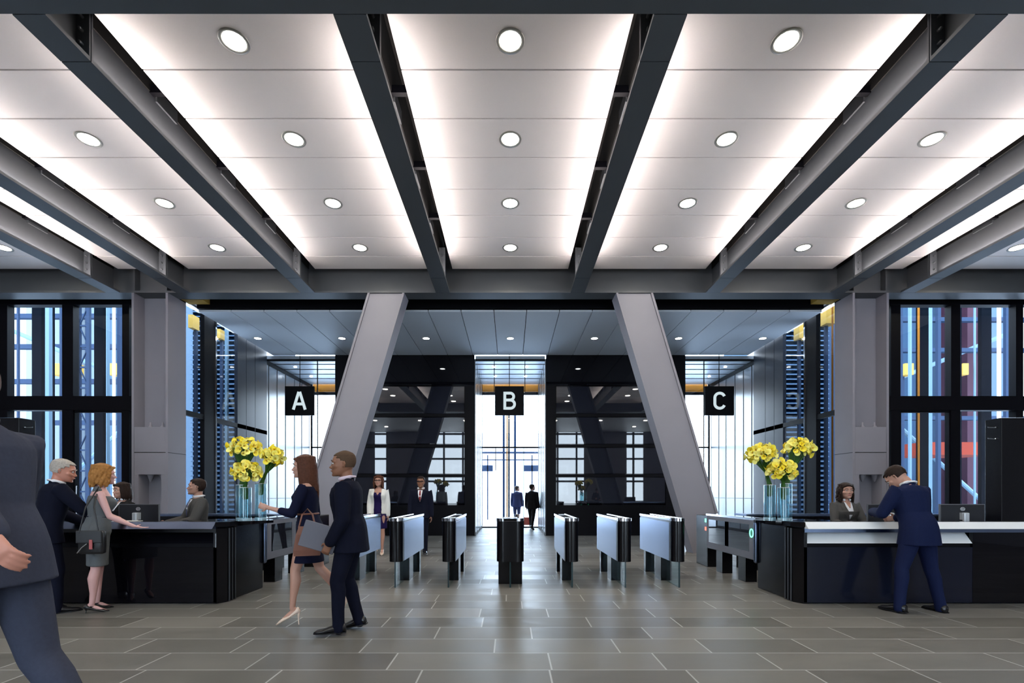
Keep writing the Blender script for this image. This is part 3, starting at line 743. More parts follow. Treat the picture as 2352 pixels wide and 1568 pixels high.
# ------------------------------------------------------------------ reception desks
def desk(sg, side):
    d = empty('reception_desk', (sg*3.75, 6.17, 0), label='long black glossy reception desk on the %s' % side, cat='desk')
    def b_(nm, m, x0, x1, y0, y1, z0, z1, bev=0.0):
        a, c = sorted((sg*(x0-3.75), sg*(x1-3.75))); return bx(nm, m, a, c, y0-6.17, y1-6.17, z0, z1, d, bev=bev)
    XE = 7.6
    b_('front_panel', 'navy' if sg > 0 else 'gloss', 3.75, 5.90, 6.17, 6.22, 0.02, 0.725)
    b_('front_panel', 'gloss', 5.905, XE, 6.17, 6.22, 0.02, 0.915)
    b_('shadow_gap', 'black', 3.75, 5.90, 6.20, 6.24, 0.725, 0.775)
    # band below the counter: strip leaning back, reflection painted white right, black left
    t = MB()
    xa, xb = sorted((sg*0.02, sg*2.15))
    t.prism([(0.0, 0.775), (0.115, 0.915), (0.125, 0.915), (0.125, 0.775)], 'x', xa, xb)
    t.build('painted_reflection_band', 'white' if sg > 0 else 'gloss', d)
    q = MB()
    for xx in (1.04, 1.10): q.box(sg*xx-0.02, sg*xx+0.02, -0.0, 0.03, 0.775, 0.915)
    # counter top with a bevelled edge, its bright reflection painted white on the right
    t = MB(); xa, xb = sorted((0.0, sg*(XE-3.75)))
    t.box(xa, xb, -0.012, 0.30, 0.965, 1.045)
    t.build('counter_top', 'cab', d)
    t = MB(); t.prism([(-0.095, 0.965), (-0.012, 1.050), (-0.012, 0.965)], 'x', xa, xb)
    t.build('counter_edge', 'white' if sg > 0 else 'brushed', d)
    b_('under_edge', 'brushed' if sg > 0 else 'cab', 3.75, XE, 6.155, 6.20, 0.915, 0.965)
    # end panels, chamfered corner
    t = MB()
    ch = [(0.0, 0.0), (-sg*0.07, 0.12), (-sg*0.07, 0.30), (0.04*sg, 0.30), (0.04*sg, 0.0)]
    t.prism(ch, 'z', 0.01, 0.96); t.build('corner_panel', 'cab', d)
    t = MB()
    ch = [(0.0, -0.03), (-sg*0.10, 0.13), (-sg*0.10, 0.30), (0.0, 0.30)]
    t.prism(ch, 'z', 0.985, 1.045); t.build('corner_top', 'cab', d)
    for k, yy in enumerate((0.135, 0.20, 0.265)):
        bx('corner_fin', 'monitor', min(-sg*0.075, -sg*0.085), max(-sg*0.075, -sg*0.085), yy, yy+0.025, 0.01, 0.96, d)
    if sg < 0: bx('edge_chrome_strip', 'chrome', -0.012, -0.004, -0.006, -0.001, 0.72, 0.90, d)  # plain chrome strip on the corner edge
    b_('desk_body', 'black', 3.80, XE, 6.30, 6.47, 0.0, 0.96)
    b_('worktop', 'cab', 4.5, XE, 6.48, 7.20, 0.71, 0.74)
    b_('floor_plinth', 'black', 3.76, XE, 6.23, 6.26, 0.0, 0.7)
    return d
desk(-1, 'left'); desk(1, 'right')
def pedestal(sg, side):
    p = empty('vase_plinth', (sg*3.95, 6.5, 0), label='black plinth carrying the flower vases beside the %s reception desk' % side, cat='plinth')
    a, b = sorted((-sg*0.25, sg*0.45))
    bx('plinth_body', 'cab', a, b, 0.0, 0.74, 0.0, 0.99, p, bev=0.02)
    MB().prism([((0.52 if sg > 0 else 0.62)*math.cos(2*PI*k/40)+0.06*sg, 0.38+0.35*math.sin(2*PI*k/40)) for k in range(40)], 'z', 0.995, 1.035).build('round_top', 'gloss', p)
    MB().tube([(-sg*0.27, 0.74, 0.4), (-sg*0.27, 0.74, 0.99)], 0.03, 14).build('edge_post', 'brushed', p, smooth=True)
    return p
pedestal(-1, 'left'); pedestal(1, 'right')
for sg, side in ((-1, 'left'), (1, 'right')):
    a, b = sorted((sg*4.35, sg*8.0))
    r = bx('rear_counter', 'cab', a, b, 8.9, 9.3, 0.0, 1.0, label='low black counter behind the %s reception seats' % side, cat='counter')
    bx('rear_counter_top', 'brushed', a-0.02, b+0.02, 8.86, 9.34, 1.0, 1.035, r)
    a, b = sorted((sg*8.13, sg*9.3))
    c = bx('tall_cabinet', 'cab', a, b, 8.0, 8.28, 0.0, 2.67, bev=0.01, label='tall black cabinet behind the %s reception desk at the picture edge' % side, cat='cabinet')
    for zz in (2.52, 2.33):
        MB().tube([(sg*8.115, 8.08, zz), (sg*8.115, 8.20, zz+0.02)], 0.012, 8).build('handle', 'chrome', c)
    bx('door_seam', 'joint', sg*8.6-0.006, sg*8.6+0.006, 7.995, 8.001, 0.05, 2.6, c)
# ------------------------------------------------------------------ monitors
def monitor(x, y, rz, label, logo=True):
    m = empty('computer_monitor', (x, y, 0.741), rz, label=label, cat='monitor')
    MB().box(-0.30, 0.30, 0.0, 0.035, 0.17, 0.515, bev=0.008).build('screen_housing', 'monitor', m)
    f = MB(); f.box(-0.305, 0.305, 0.005, 0.028, 0.512, 0.522); f.box(-0.306, -0.298, 0.005, 0.028, 0.165, 0.52); f.box(0.298, 0.306, 0.005, 0.028, 0.165, 0.52)
    f.build('bezel_edge', 'monitor_edge', m)
    MB().box(-0.28, 0.28, 0.035, 0.038, 0.19, 0.495).build('screen', 'gloss', m)
    MB().box(-0.035, 0.035, -0.075, -0.035, 0.01, 0.40, bev=0.01).build('neck', 'stand', m)
    bx('mount', 'stand', -0.04, 0.04, -0.04, 0.0, 0.30, 0.40, m)
    MB().box(-0.12, 0.12, -0.13, 0.08, 0.0, 0.012, bev=0.004).build('base', 'stand', m)
    if logo:
        t = MB()
        for k in range(20):
            a0, a1 = 2*PI*k/20, 2*PI*(k+1)/20
            t.tube([(0.030*math.cos(a0), -0.003, 0.452+0.022*math.sin(a0)), (0.030*math.cos(a1), -0.003, 0.452+0.022*math.sin(a1))], 0.003, 5)
        for xx in (-0.014, 0.0, 0.014): t.tube([(xx, -0.003, 0.442), (xx, -0.003, 0.462)], 0.0028, 5)
        t.build('emblem', 'stand', m)
    return m
monitor(5.36, 6.86, 0.10, 'computer monitor beside the seated woman at the right desk')
monitor(6.42, 6.86, -0.05, 'computer monitor right of the bending man at the right desk')
monitor(-5.31, 6.90, -0.08, 'computer monitor behind the left desk, right of the woman in the grey dress')
# ------------------------------------------------------------------ desk chairs behind the counters
def chair(x, y, rz, label):
    c = empty('desk_chair', (x, y, 0), rz, label=label, cat='chair')
    MB().box(-0.24, 0.24, -0.24, 0.22, 0.56, 0.62, bev=0.03).build('seat', 'suit_char', c)
    MB().box(-0.20, 0.20, -0.30, -0.25, 0.66, 0.92, bev=0.02).build('backrest', 'suit_char', c)
    MB().tube([(0, -0.2, 0.58), (0, -0.28, 0.60), (0, -0.285, 0.75)], 0.018, 8).build('back_bracket', 'black', c)
    MB().tube([(0, 0, 0.06), (0, 0, 0.55)], 0.03, 10, round_ends=False).build('post', 'chrome', c)
    for k in range(5):
        a = 2*PI*k/5; l = MB().tube([(0, 0, 0.08), (0.28*math.cos(a), 0.28*math.sin(a), 0.05)], 0.018, 8).build('leg', 'black', c)
        MB().ell((0.28*math.cos(a), 0.28*math.sin(a), 0.026), (0.026, 0.026, 0.026), 8, 6).build('caster', 'black', l)
# ------------------------------------------------------------------ vases and lily bouquets
def vase(x, y, r, h, label):
    v = empty('glass_vase', (x, y, 1.036), label=label, cat='vase', group='glass cylinder vases')
    MB().lathe([(0.001, 0), (r, 0), (r, h), (r-0.006, h), (r-0.006, 0.03), (0.001, 0.03)], seg=28).build('glass_wall', 'fin', v, smooth=False)
    shade_auto(v.children[0])
    MB().lathe([(0.001, 0.0005), (r*0.98, 0.0005), (r*0.98, 0.026), (0.001, 0.026)], seg=28).build('glass_foot', 'stand', v)
    MB().lathe([(r, 0), (r+0.003, 0.003), (r-0.003, 0.006), (r-0.006, 0)], (0, 0, h-0.002), seg=28).build('rim', 'white', v)
    return v
def lily_mesh(i):
    rnd = random.Random(50+i); t = MB(); n = 12; rings = []
    prof = [(0.006, 0.0), (0.010, 0.02), (0.017, 0.045), (0.026, 0.065), (0.040, 0.080), (0.052, 0.084)]
    for j, (r, z) in enumerate(prof):
        row = []
        for k in range(n):
            a = 2*PI*k/n; f = j/5.0
            tip = math.exp(-(((a-PI+PI) % (2*PI)-PI)/0.5)**2)
            rr = r*(1+0.30*f*f*math.cos(a))*(1+rnd.uniform(-0.05, 0.05)*f); zz = z+0.022*f*f*math.cos(a)+(-0.006*f if abs(math.cos(a)) < 0.5 else 0)
            row.append(Vector((rr*math.cos(a), rr*math.sin(a), zz)))
        rings.append(row)
    t.loft(rings, cap=False); t.mi = 1
    t.tube([(0, 0, 0.02), (0.003, 0, 0.066)], 0.0055, 6)
    me = t.mesh('lily'); me.materials.append(M['petal']); me.materials.append(M['spadix'])
    for p in me.polygons: p.use_smooth = True
    return me
LM = [lily_mesh(i) for i in range(4)]
def bouquet(base, centre, rad, axis, n, seed, label):
    rnd = random.Random(seed)
    root = empty('lily_bouquet', base, label=label, cat='flowers', group='bouquets of yellow lilies')
    base = Vector(base); C = Vector(centre)-base; axis = Vector(axis).normalized()
    q = axis.to_track_quat('Z', 'Y')
    st_ = MB(); i = 0
    while i < n:
        u = (i+0.5)/n; ph = math.acos(1-1.45*u); th = 2.39996*i+rnd.uniform(-0.3, 0.3)
        dl_ = Vector((math.sin(ph)*math.cos(th), math.sin(ph)*math.sin(th), math.cos(ph)))
        d = (q @ dl_).normalized()
        rr = rnd.uniform(0.80, 1.08)
        p = C+Vector((d.x*rad[0], d.y*rad[0], d.z*rad[1]))*rr
        face = (d+Vector((rnd.uniform(-.35, .35), rnd.uniform(-.55, .05), rnd.uniform(-.35, .25)))).normalized()
        f = bpy.data.objects.new('lily', LM[i % 4]); COL.objects.link(f); f.parent = root
        f.rotation_mode = 'QUATERNION'; f.rotation_quaternion = face.to_track_quat('Z', 'Y') @ Quaternion((0, 0, 1), rnd.uniform(0, 6.28))
        s = rnd.uniform(0.60, 0.84); f.scale = (s, s, s); f.location = p-face*0.07
        a = p-face*0.07; foot = Vector((rnd.uniform(-.025, .025), rnd.uniform(-.025, .025), rnd.uniform(-0.13, -0.09)))
        mid = C*0.35+a*0.15
        st_.tube([foot, Vector((foot.x, foot.y, 0.02)), mid, a], [0.006, 0.006, 0.0055, 0.004], 5)
        i += 1
    st_.build('stems', 'stem', root, smooth=True)
    return root
def vase_set(sg, side):
    x0 = sg*3.93 if sg > 0 else -3.78
    Yv = 6.98
    P = {}
    if sg < 0:
        V = [(-3.90, 7.02, 0.50, 'left'), (-3.76, 6.86, 0.46, 'front'), (-3.64, 7.05, 0.52, 'right')]
        B = [((-3.90, 7.02, 1.50), (-3.86, 7.02, 2.055), (-0.05, -0.1, 1), 0.225, 0.17, 'upper left'), ((-3.76, 6.86, 1.46), (-3.72, 6.82, 1.70), (0, -0.25, 1), 0.205, 0.17, 'lowest, front'), ((-3.64, 7.05, 1.52), (-3.46, 7.03, 1.935), (0.45, -0.1, 0.9), 0.17, 0.15, 'right')]
    else:
        V = [(3.78, 7.04, 0.50, 'left'), (3.88, 6.86, 0.46, 'front'), (4.02, 7.04, 0.52, 'right')]
        B = [((3.78, 7.04, 1.50), (3.66, 7.03, 1.975), (-0.35, -0.1, 0.9), 0.215, 0.16, 'left'), ((3.88, 6.86, 1.46), (3.84, 6.82, 1.73), (0.1, -0.25, 1), 0.20, 0.17, 'lowest, front'), ((4.02, 7.04, 1.52), (4.19, 7.02, 2.06), (0.25, -0.1, 1), 0.205, 0.17, 'upper right')]
    for x, y, h, nm in V: vase(x, y, 0.078, h, 'clear glass cylinder vase on the %s plinth, the %s one of three' % (side, nm))
    for k, (b, c, ax, r, rz_, nm) in enumerate(B): bouquet(b, c, (r, rz_), ax, 74, 100+k*7+(0 if sg < 0 else 50), 'bunch of yellow calla lilies on the %s plinth, %s of three' % (side, nm))
vase_set(-1, 'left'); vase_set(1, 'right')
MB().box(-0.14, 0.14, -0.10, 0.10, 0, 0.006).build('paper_sheets', 'paper', label='white papers on the left counter under the grey-haired man\'s hand', cat='papers').location = (-5.05, 6.36, 1.046)
# ------------------------------------------------------------------ people
def V(*a): return Vector(a)
def sm(t): t = max(0.0, min(1.0, t)); return t*t*(3-2*t)
def _x(): pass
def remesh(bm_or_mb, name, vox, smooth=2):
    me = bm_or_mb.mesh(name+'_raw'); o = bpy.data.objects.new(name, me); COL.objects.link(o)
    m = o.modifiers.new('r', 'REMESH'); m.mode = 'VOXEL'; m.voxel_size = vox; m.use_smooth_shade = True
    if smooth:
        s = o.modifiers.new('s', 'SMOOTH'); s.factor = 0.5; s.iterations = smooth
    dg = bpy.context.evaluated_depsgraph_get(); dg.update()
    out = bpy.data.meshes.new_from_object(o.evaluated_get(dg))
    bpy.data.objects.remove(o, do_unlink=True); bpy.data.meshes.remove(me); out.name = name
    for p in out.polygons: p.use_smooth = True
    return out
HEADP = [(0.00, .36, .16, .10), (0.05, .43, .04, .19), (.13, .455, -.12, .25), (.22, .45, -.26, .285), (.33, .435, -.36, .31), (.43, .43, -.42, .325),
         (.52, .415, -.455, .335), (.60, .435, -.465, .34), (.70, .425, -.465, .34), (.81, .36, -.43, .315), (.90, .25, -.35, .255), (.965, .10, -.22, .16), (1.0, -.02, -.12, .06)]
def head_rings(hh, grow=0.0, seg=24):
    rings = []
    for z, yf, yb, hw in HEADP:
        cy_, ry = (yf+yb)/2, (yf-yb)/2+grow; hw2 = hw+grow
        row = []
        for k in range(seg):
            a = 2*PI*k/seg; c, s = math.cos(a), math.sin(a); e = 0.88
            row.append(V(hw2*math.copysign(abs(c)**e, c), cy_+ry*math.copysign(abs(s)**e, s), z+(grow if z > 0.8 else 0))*hh)
        rings.append(row)
    return rings
def person(P):
    H = P['H']; fem = P.get('fem', False); vox = P.get('vox', 0.008); rz = P['rz']
    body_root = None
    lean = math.radians(P.get('lean', 0)); slean = math.radians(P.get('slean', 0)); twist = math.radians(P.get('twist', 0))
    hipz = 0.52*H
    # legs from pelvis
    def dirv(fwd, out, s): f, o_ = math.radians(fwd), math.radians(out); return V(s*math.sin(o_), math.sin(f)*math.cos(o_), -math.cos(f)*math.cos(o_))
    J = {}
    th, sh = 0.238*H, 0.236*H; ank = 0.042*H
    heel = P.get('heel', 0.0)
    low = 1e9
    for s, k in ((-1, 'L'), (1, 'R')):
        a = P.get('leg'+k, (0, 2, 0, 1)); hip = V(s*0.050*H, 0, hipz)
        knee = hip+dirv(a[0], a[1], s)*th; an = knee+dirv(a[2], a[3], s)*sh
        fp = P.get('foot'+k, 0)      # foot pitch: positive = heel raised
        J['hip'+k], J['knee'+k], J['ank'+k] = hip, knee, an
        toe_drop = 0.11*H*math.sin(math.radians(fp)) if fp > 0 else 0.04*H*math.sin(math.radians(-fp))
        low = min(low, an.z-ank-toe_drop-heel*(0.6 if fp == 0 else 0.2))
    dz = -low if P.get('seat') is None else P['seat']+0.085*H-hipz
    for k in list(J): J[k] = J[k]+V(0, 0, dz)
    pel = V(0, 0, hipz+dz)
    Rl = Matrix.Rotation(-lean, 3, 'X') @ Matrix.Rotation(slean, 3, 'Y')
    def T(x, y, z):   # torso point: z absolute standing height in units of H
        f = sm((z-0.52)/0.13)
        R = Matrix.Rotation(-lean*f, 3, 'X') @ Matrix.Rotation(slean*f, 3, 'Y') @ Matrix.Rotation(twist*f, 3, 'Z')
        return pel+R @ V(x*H, y*H, (z-0.52)*H)
    if fem:
        prof = [(.47, .070, .052, 0), (.50, .094, .064, -.006), (.53, .100, .069, -.010), (.57, .094, .064, -.006), (.61, .076, .052, 0), (.64, .068, .048, .002), (.68, .074, .054, .004), (.72, .083, .068, .012),
                (.745, .086, .070, .014), (.78, .088, .054, .004), (.805, .084, .044, 0), (.828, .052, .034, -.003), (.845, .028, .030, -.002)]
        shw, shz = 0.094, 0.795
    else:
        prof = [(.47, .072, .056, 0), (.50, .090, .066, -.006), (.53, .092, .068, -.008), (.57, .088, .064, -.004), (.61, .084, .060, .002), (.65, .085, .060, .004), (.70, .093, .064, .004), (.75, .104, .067, .004),
                (.785, .108, .062, 0), (.81, .102, .050, -.002), (.832, .062, .038, -.004), (.85, .034, .034, -.004)]
        shw, shz = 0.108, 0.800
    fat = P.get('fat', 1.0)
    def torso_rings(gx, gy, z0, z1, seg=24, flare=0.0):
        rings = []
        for z, a, b, y in prof:
            if z < z0-1e-6 or z > z1+1e-6: continue
            row = []
            for k in range(seg):
                t = 2*PI*k/seg; c, s_ = math.cos(t), math.sin(t); e = 0.85
                row.append(T((a*fat+gx)*math.copysign(abs(c)**e, c), y+(b*fat+gy)*math.copysign(abs(s_)**e, s_), z))
            rings.append(row)
        return rings
    # arms
    for s, k in ((-1, 'L'), (1, 'R')):
        a = P.get('arm'+k, (5, 8, 15, 4)); sp = T(s*shw, -0.004, shz)
        el = sp+dirv(a[0], a[1], s)*(0.168*H); wr = el+dirv(a[2], a[3], s)*(0.148*H)
        J['sh'+k], J['el'+k], J['wr'+k] = sp, el, wr
    # head frame
    hy, hp, hr = [math.radians(v) for v in P.get('head', (0, 0, 0))]   # yaw (left +), pitch (down +), roll
    hb = T(0, 0.000, 0.862); hh = 0.138*H
    RH = Matrix.Rotation(hy, 3, 'Z') @ Matrix.Rotation(-hp, 3, 'X') @ Matrix.Rotation(hr, 3, 'Y')
    def Hd(v): return hb+RH @ (v+V(0, 0.06*hh, 0.02*hh))
    SK = P.get('skin', 'skin'); top = P.get('top')
    # ---- body
    b = MB()
    b.loft(torso_rings(0, 0, .46, .90))
    b.tube([T(0, -.004, .82), T(0, -.002, .85), hb+RH @ V(0, -0.02*hh, 0.12*hh), hb+RH @ V(0, -0.04*hh, 0.35*hh)], [(.036*H if not fem else .028*H), (.033*H if not fem else .026*H), (.032*H if not fem else .026*H), .03*H], 14)
    b.loft([[Hd(v) for v in r] for r in head_rings(hh)])
    def hl(x, y, z): return Hd(V(x, y, z)*hh)
    b.tube([hl(0, .41, .55), hl(0, .47, .44), hl(0, .53, .355), hl(0, .50, .325)], [.022*hh+.004, .034*hh, .052*hh, .03*hh], 8)
    for s in (-1, 1):
        b.tube([hl(s*.045, .45, .34), hl(s*.06, .455, .335)], .035*hh, 6)
        b.tube([hl(s*.335, -.02, .52), hl(s*.375, -.05, .55), hl(s*.38, -.08, .48), hl(s*.35, -.02, .36)], [.022*hh, .034*hh, .034*hh, .024*hh], 8)
        b.tube([hl(s*.06, .43, .595), hl(s*.2, .405, .60), hl(s*.28, .33, .57)], .03*hh, 6)
        b.tube([hl(s*.16, .36, .36), hl(s*.24, .28, .40)], .09*hh, 8)
    b.tube([hl(-.09, .445, .215), hl(0, .475, .218), hl(.09, .445, .215)], .030*hh, 8)
    b.tube([hl(-.05, .42, .06), hl(.05, .42, .06)], .06*hh, 8)
    for s, k in ((-1, 'L'), (1, 'R')):
        ra = 0.026*H if not fem else 0.022*H
        sp, el, wr = J['sh'+k], J['el'+k], J['wr'+k]
        b.tube([T(s*shw*0.55, 0, shz-.005), sp, sp.lerp(el, .35), sp.lerp(el, .75), el], [ra*1.1, ra*1.15, ra*1.08, ra*0.9, ra*0.82], 12)
        b.tube([el, el.lerp(wr, .3), el.lerp(wr, .75), wr], [ra*.82, ra*.88, ra*.62, ra*.55], 12)
        # hand
        fd = (wr-el).normalized(); hd = P.get('hand'+k, {})
        pn = Vector(hd.get('palm', (-s, 0, 0)))      # palm normal in person frame
        hdv = Vector(hd.get('dir', tuple(fd))).normalized()
        pn = (pn-hdv*pn.dot(hdv)).normalized(); sd = hdv.cross(pn)       # across the knuckles
        if hd.get('flip'): sd = -sd
        sc = H/1.78*(0.9 if fem else 1.0)
        curl = math.radians(hd.get('curl', 22))
        b.tube([wr-hdv*0.01, wr+hdv*0.03*sc, wr+hdv*0.088*sc], [(0.026*sc, 0.016*sc), (0.036*sc, 0.0155*sc), (0.040*sc, 0.013*sc)], 12, side=sd)
        thumb_side = -1 if (sd.dot(V(0, 1, 0)) < 0 or (abs(sd.y) < 0.2 and sd.dot(V(-s, 0, 0)) < 0)) else 1
        for q, ln in ((-1.5, .062), (-.5, .072), (.5, .077), (1.5, .070)):
            q2 = q*thumb_side
            p = wr+hdv*0.082*sc+sd*(q2*0.0195*sc); pts = [p-hdv*0.02*sc]; dd = hdv; pts.append(p)
            for seg_, kf in ((.42, 0.6), (.33, 1.4), (.25, 2.1)):
                d2 = (hdv*math.cos(curl*kf)+pn*math.sin(curl*kf)+sd*q2*0.03).normalized(); p = p+d2*ln*sc*1.08*seg_; pts.append(p)
            b.tube(pts, [0.0095*sc, 0.0095*sc, 0.009*sc, 0.0085*sc, 0.0075*sc], 8)
        p = wr+hdv*0.022*sc+sd*(thumb_side*0.028*sc)
        b.tube([p, p+(hdv*0.5+sd*thumb_side*0.75+pn*0.35).normalized()*0.034*sc, p+(hdv*0.75+sd*thumb_side*0.5+pn*0.5).normalized()*0.066*sc], [0.013*sc, 0.011*sc, 0.009*sc], 8)
        # leg + foot
        hip, kn, an = J['hip'+k], J['knee'+k], J['ank'+k]
        rt = .047*H if not fem else .048*H
        b.tube([hip+V(0, 0, .02*H), hip.lerp(kn, .3), hip.lerp(kn, .8), kn], [rt, rt, rt*.72, rt*.62], 14)
        bk = V(0, -0.008*H, 0)
        b.tube([kn, kn.lerp(an, .28)+bk, kn.lerp(an, .7), an], [rt*.62, rt*.68, rt*.42, rt*.34], 12)
        yaw = math.radians(P.get('toe'+k, 8)*s*-1); fp = math.radians(P.get('foot'+k, 0))
        pitch = fp+(math.asin(min(.9, heel/(0.10*H))) if heel and P.get('foot'+k, 0) == 0 else 0)
        fdir = Matrix.Rotation(yaw, 3, 'Z') @ V(0, math.cos(pitch), -math.sin(pitch)); fup = Matrix.Rotation(yaw, 3, 'Z') @ V(0, math.sin(pitch), math.cos(pitch))
        J['fd'+k], J['fu'+k] = fdir, fup
        sole = an-fup*ank
        b.tube([an, an-fup*ank*.5-fdir*.012*H, ], [rt*.34, .014*H], 8)
        b.tube([sole-fdir*.025*H+fup*.018*H, sole+fdir*.03*H+fup*.020*H, sole+fdir*.075*H+fup*.014*H, sole+fdir*.10*H+fup*.010*H], [(.012*H, .014*H), (.014*H, .015*H), (.016*H, .008*H), (.012*H, .006*H)], 10, side=fdir.cross(fup))
    me = remesh(b, 'person_body', vox, 2)
    root = link_mesh('person', me, SK)
    root.location = (P['x'], P['y'], 0); root.rotation_euler = (0, 0, rz)
    tag(root, P['label'], 'person')
    vc = vox*1.15
    # ---- face parts
    if P.get('face', True):
        for s in (-1, 1):
            t = MB(); c = hl(s*.145, .385, .515); t.ell(c, (.050*hh, .050*hh, .034*hh), 10, 7); t.mi = 1
            t.ell(hl(s*.145, .420, .515), (.026*hh, .022*hh, .027*hh), 8, 5)
            t.build('eye', ['eye', 'iris'], root, smooth=True)
            MB().tube([hl(s*.06, .46, .625), hl(s*.16, .445, .65), hl(s*.25, .39, .62)], .014*hh, 6).build('eyebrow', P.get('hairm', 'hair_dark'), root, smooth=True)
        MB().tube([hl(-.09, .458, .218), hl(-.03, .492, .232), hl(.03, .492, .232), hl(.09, .458, .218)], [.012*hh, .026*hh, .026*hh, .012*hh], 8).build('lips', 'lip' if fem else SK, root, smooth=True)
    # ---- hair
    hm = P.get('hairm', 'hair_dark'); style = P.get('hair', 'short')
    rings = head_rings(hh, 0.02 if style == 'stub' else 0.04, 32); t = MB()
    hb_ = MB()
    vs = [[hb_.bm.verts.new(Hd(v)) for v in r] for r in rings]
    def keep(v):
        x, y, z = v.x/hh, v.y/hh, v.z/hh
        line = 0.78 if y > .30 else (0.60+(y-.08)*0.8 if y > .08 else (0.42 if y > -.12 else (0.22 if style != 'stub' else .3)))
        if style == 'long': line = min(line, 0.70 if y > .3 else (.2 if y < .05 else .45))
        return z > line
    for i in range(len(rings)-1):
        for k in range(32):
            q = [(i, k), (i, (k+1) % 32), (i+1, (k+1) % 32), (i+1, k)]
            if sum(keep(rings[a][c]) for a, c in q) >= 3: hb_._f([vs[a][c] for a, c in q])
    hb_._f(vs[-1])
    for v in [v for v in hb_.bm.verts if not v.link_faces]: hb_.bm.verts.remove(v)
    me = hb_.mesh('hair_cap'); ho = bpy.data.objects.new('tmp', me); COL.objects.link(ho)
    sol = ho.modifiers.new('s', 'SOLIDIFY'); sol.thickness = 0.010 if style == 'stub' else 0.018; sol.offset = -0.8
    dg = bpy.context.evaluated_depsgraph_get(); dg.update(); me2 = bpy.data.meshes.new_from_object(ho.evaluated_get(dg)); bpy.data.objects.remove(ho, do_unlink=True)
    hb2 = MB(); hb2.bm.from_mesh(me2)
    rnd = random.Random(int(H*1000)+len(P['label']))
    if style in ('long', 'bob', 'curly'):
        L_ = {'long': 1.75, 'bob': 1.05, 'curly': 1.15}[style]; vol = {'long': 0.0, 'bob': .06, 'curly': .16}[style]
        NS = 40
        for i in range(NS):
            a = math.radians(-122+244*i/(NS-1.0)+rnd.uniform(-3, 3)); sx, cy_ = math.sin(a), -math.cos(a)
            ln = L_*rnd.uniform(.86, 1.06); pts = []; wv = {'long': .018, 'bob': .05, 'curly': .085}[style]; ph_ = rnd.uniform(0, 6.28)
            for j in range(9):
                f = j/8.0; z = .88-ln*f
                rr = 1.0+vol*math.sin(min(1.0, f*1.35)*PI*.62)+wv*math.sin(f*13+ph_)+(-.10*sm((f-.75)*4) if style == 'bob' else 0)
                px_, py_ = .365*sx*rr+wv*.5*math.cos(f*11+ph_), -.03+.45*cy_*rr
                if z > .6: px_ *= .93; py_ *= .93
                if f > .5 and style == 'long': px_ *= (1-.35*(f-.5)); py_ -= .05*(f-.5)
                pts.append(Hd(V(px_, py_, z)*hh))
            hb2.tube(pts, [q*hh for q in (.07, .075, .075, .07, .07, .065, .06, .05, .025)], 6)
        hb2.tube([hl(-.1, .38, .84), hl(-.3, .22, .72), hl(-.36, .08, .45)], [.05*hh, .06*hh, .05*hh], 8)
        hb2.tube([hl(-.1, .38, .84), hl(.1, .38, .86), hl(.3, .22, .72), hl(.36, .08, .45)], [.06*hh, .08*hh, .08*hh, .06*hh], 8)
    elif style == 'short':
        for i in range(30):
            a = rnd.uniform(0, 2*PI); r_ = rnd.uniform(.05, .30); x_, y_ = r_*math.cos(a), -.08+r_*1.1*math.sin(a)
            z_ = 1.02-1.4*r_*r_; hb2.tube([hl(x_, y_, z_), hl(x_*1.15, y_+.10, z_-.03)], .04*hh, 6)
    me3 = remesh(hb2, 'hair', max(vox*.75, .0055), 1)
    link_mesh('hair', me3, hm, root)
    bpy.data.meshes.remove(me2)
    if P.get('glasses'):
        t = MB()
        for s in (-1, 1):
            t.tube([hl(s*.03, .49, .52), hl(s*.26, .46, .53)], .036*hh, 6); t.tube([hl(s*.26, .46, .53), hl(s*.37, .0, .54)], .012*hh, 5)
        t.build('sunglasses', 'gloss', root)
    # ---- clothes
    def sleeve(mb, k, s, g, to=1.0, ra=None):
        ra = (ra or (0.026*H if not fem else 0.022*H))+g
        sp, el, wr = J['sh'+k], J['el'+k], J['wr'+k]
        a1 = T(s*shw*0.5, 0, shz)
        if to <= 0.5: mb.tube([a1, sp, sp.lerp(el, to*2)], [ra*1.15, ra*1.18, ra*1.08], 14); return
        e = el.lerp(wr, (to-.5)*2)
        mb.tube([a1, sp+V(0, 0, .004*H), sp.lerp(el, .4), el], [ra*1.15, ra*1.22, ra*1.12, ra*.98], 14)
        mb.tube([el, el.lerp(e, .4), el.lerp(e, .8), e], [ra*.98, ra*.95, ra*.86, ra*.84], 14, round_ends=True)
    def hem_rings(z0, z1, wx, wy, n=4, seg=24, follow=False, y0=0.0):
        rings = []
        for i in range(n+1):
            z = z0+(z1-z0)*i/n; f = i/n
            a = wx[0]+(wx[1]-wx[0])*f; b_ = wy[0]+(wy[1]-wy[0])*f
            row = []
            for k in range(seg):
                t_ = 2*PI*k/seg; c, s_ = math.cos(t_), math.sin(t_)
                row.append(T(a*math.copysign(abs(c)**.85, c), y0+b_*math.copysign(abs(s_)**.85, s_), z))
            rings.append(row)
        return rings
    g = 0.010
    cm = {}
    def finish(mb, name, m, v=vc, sm_=3):
        o = link_mesh(name, remesh(mb, name, v, sm_), m, root); cm[name] = o; return o
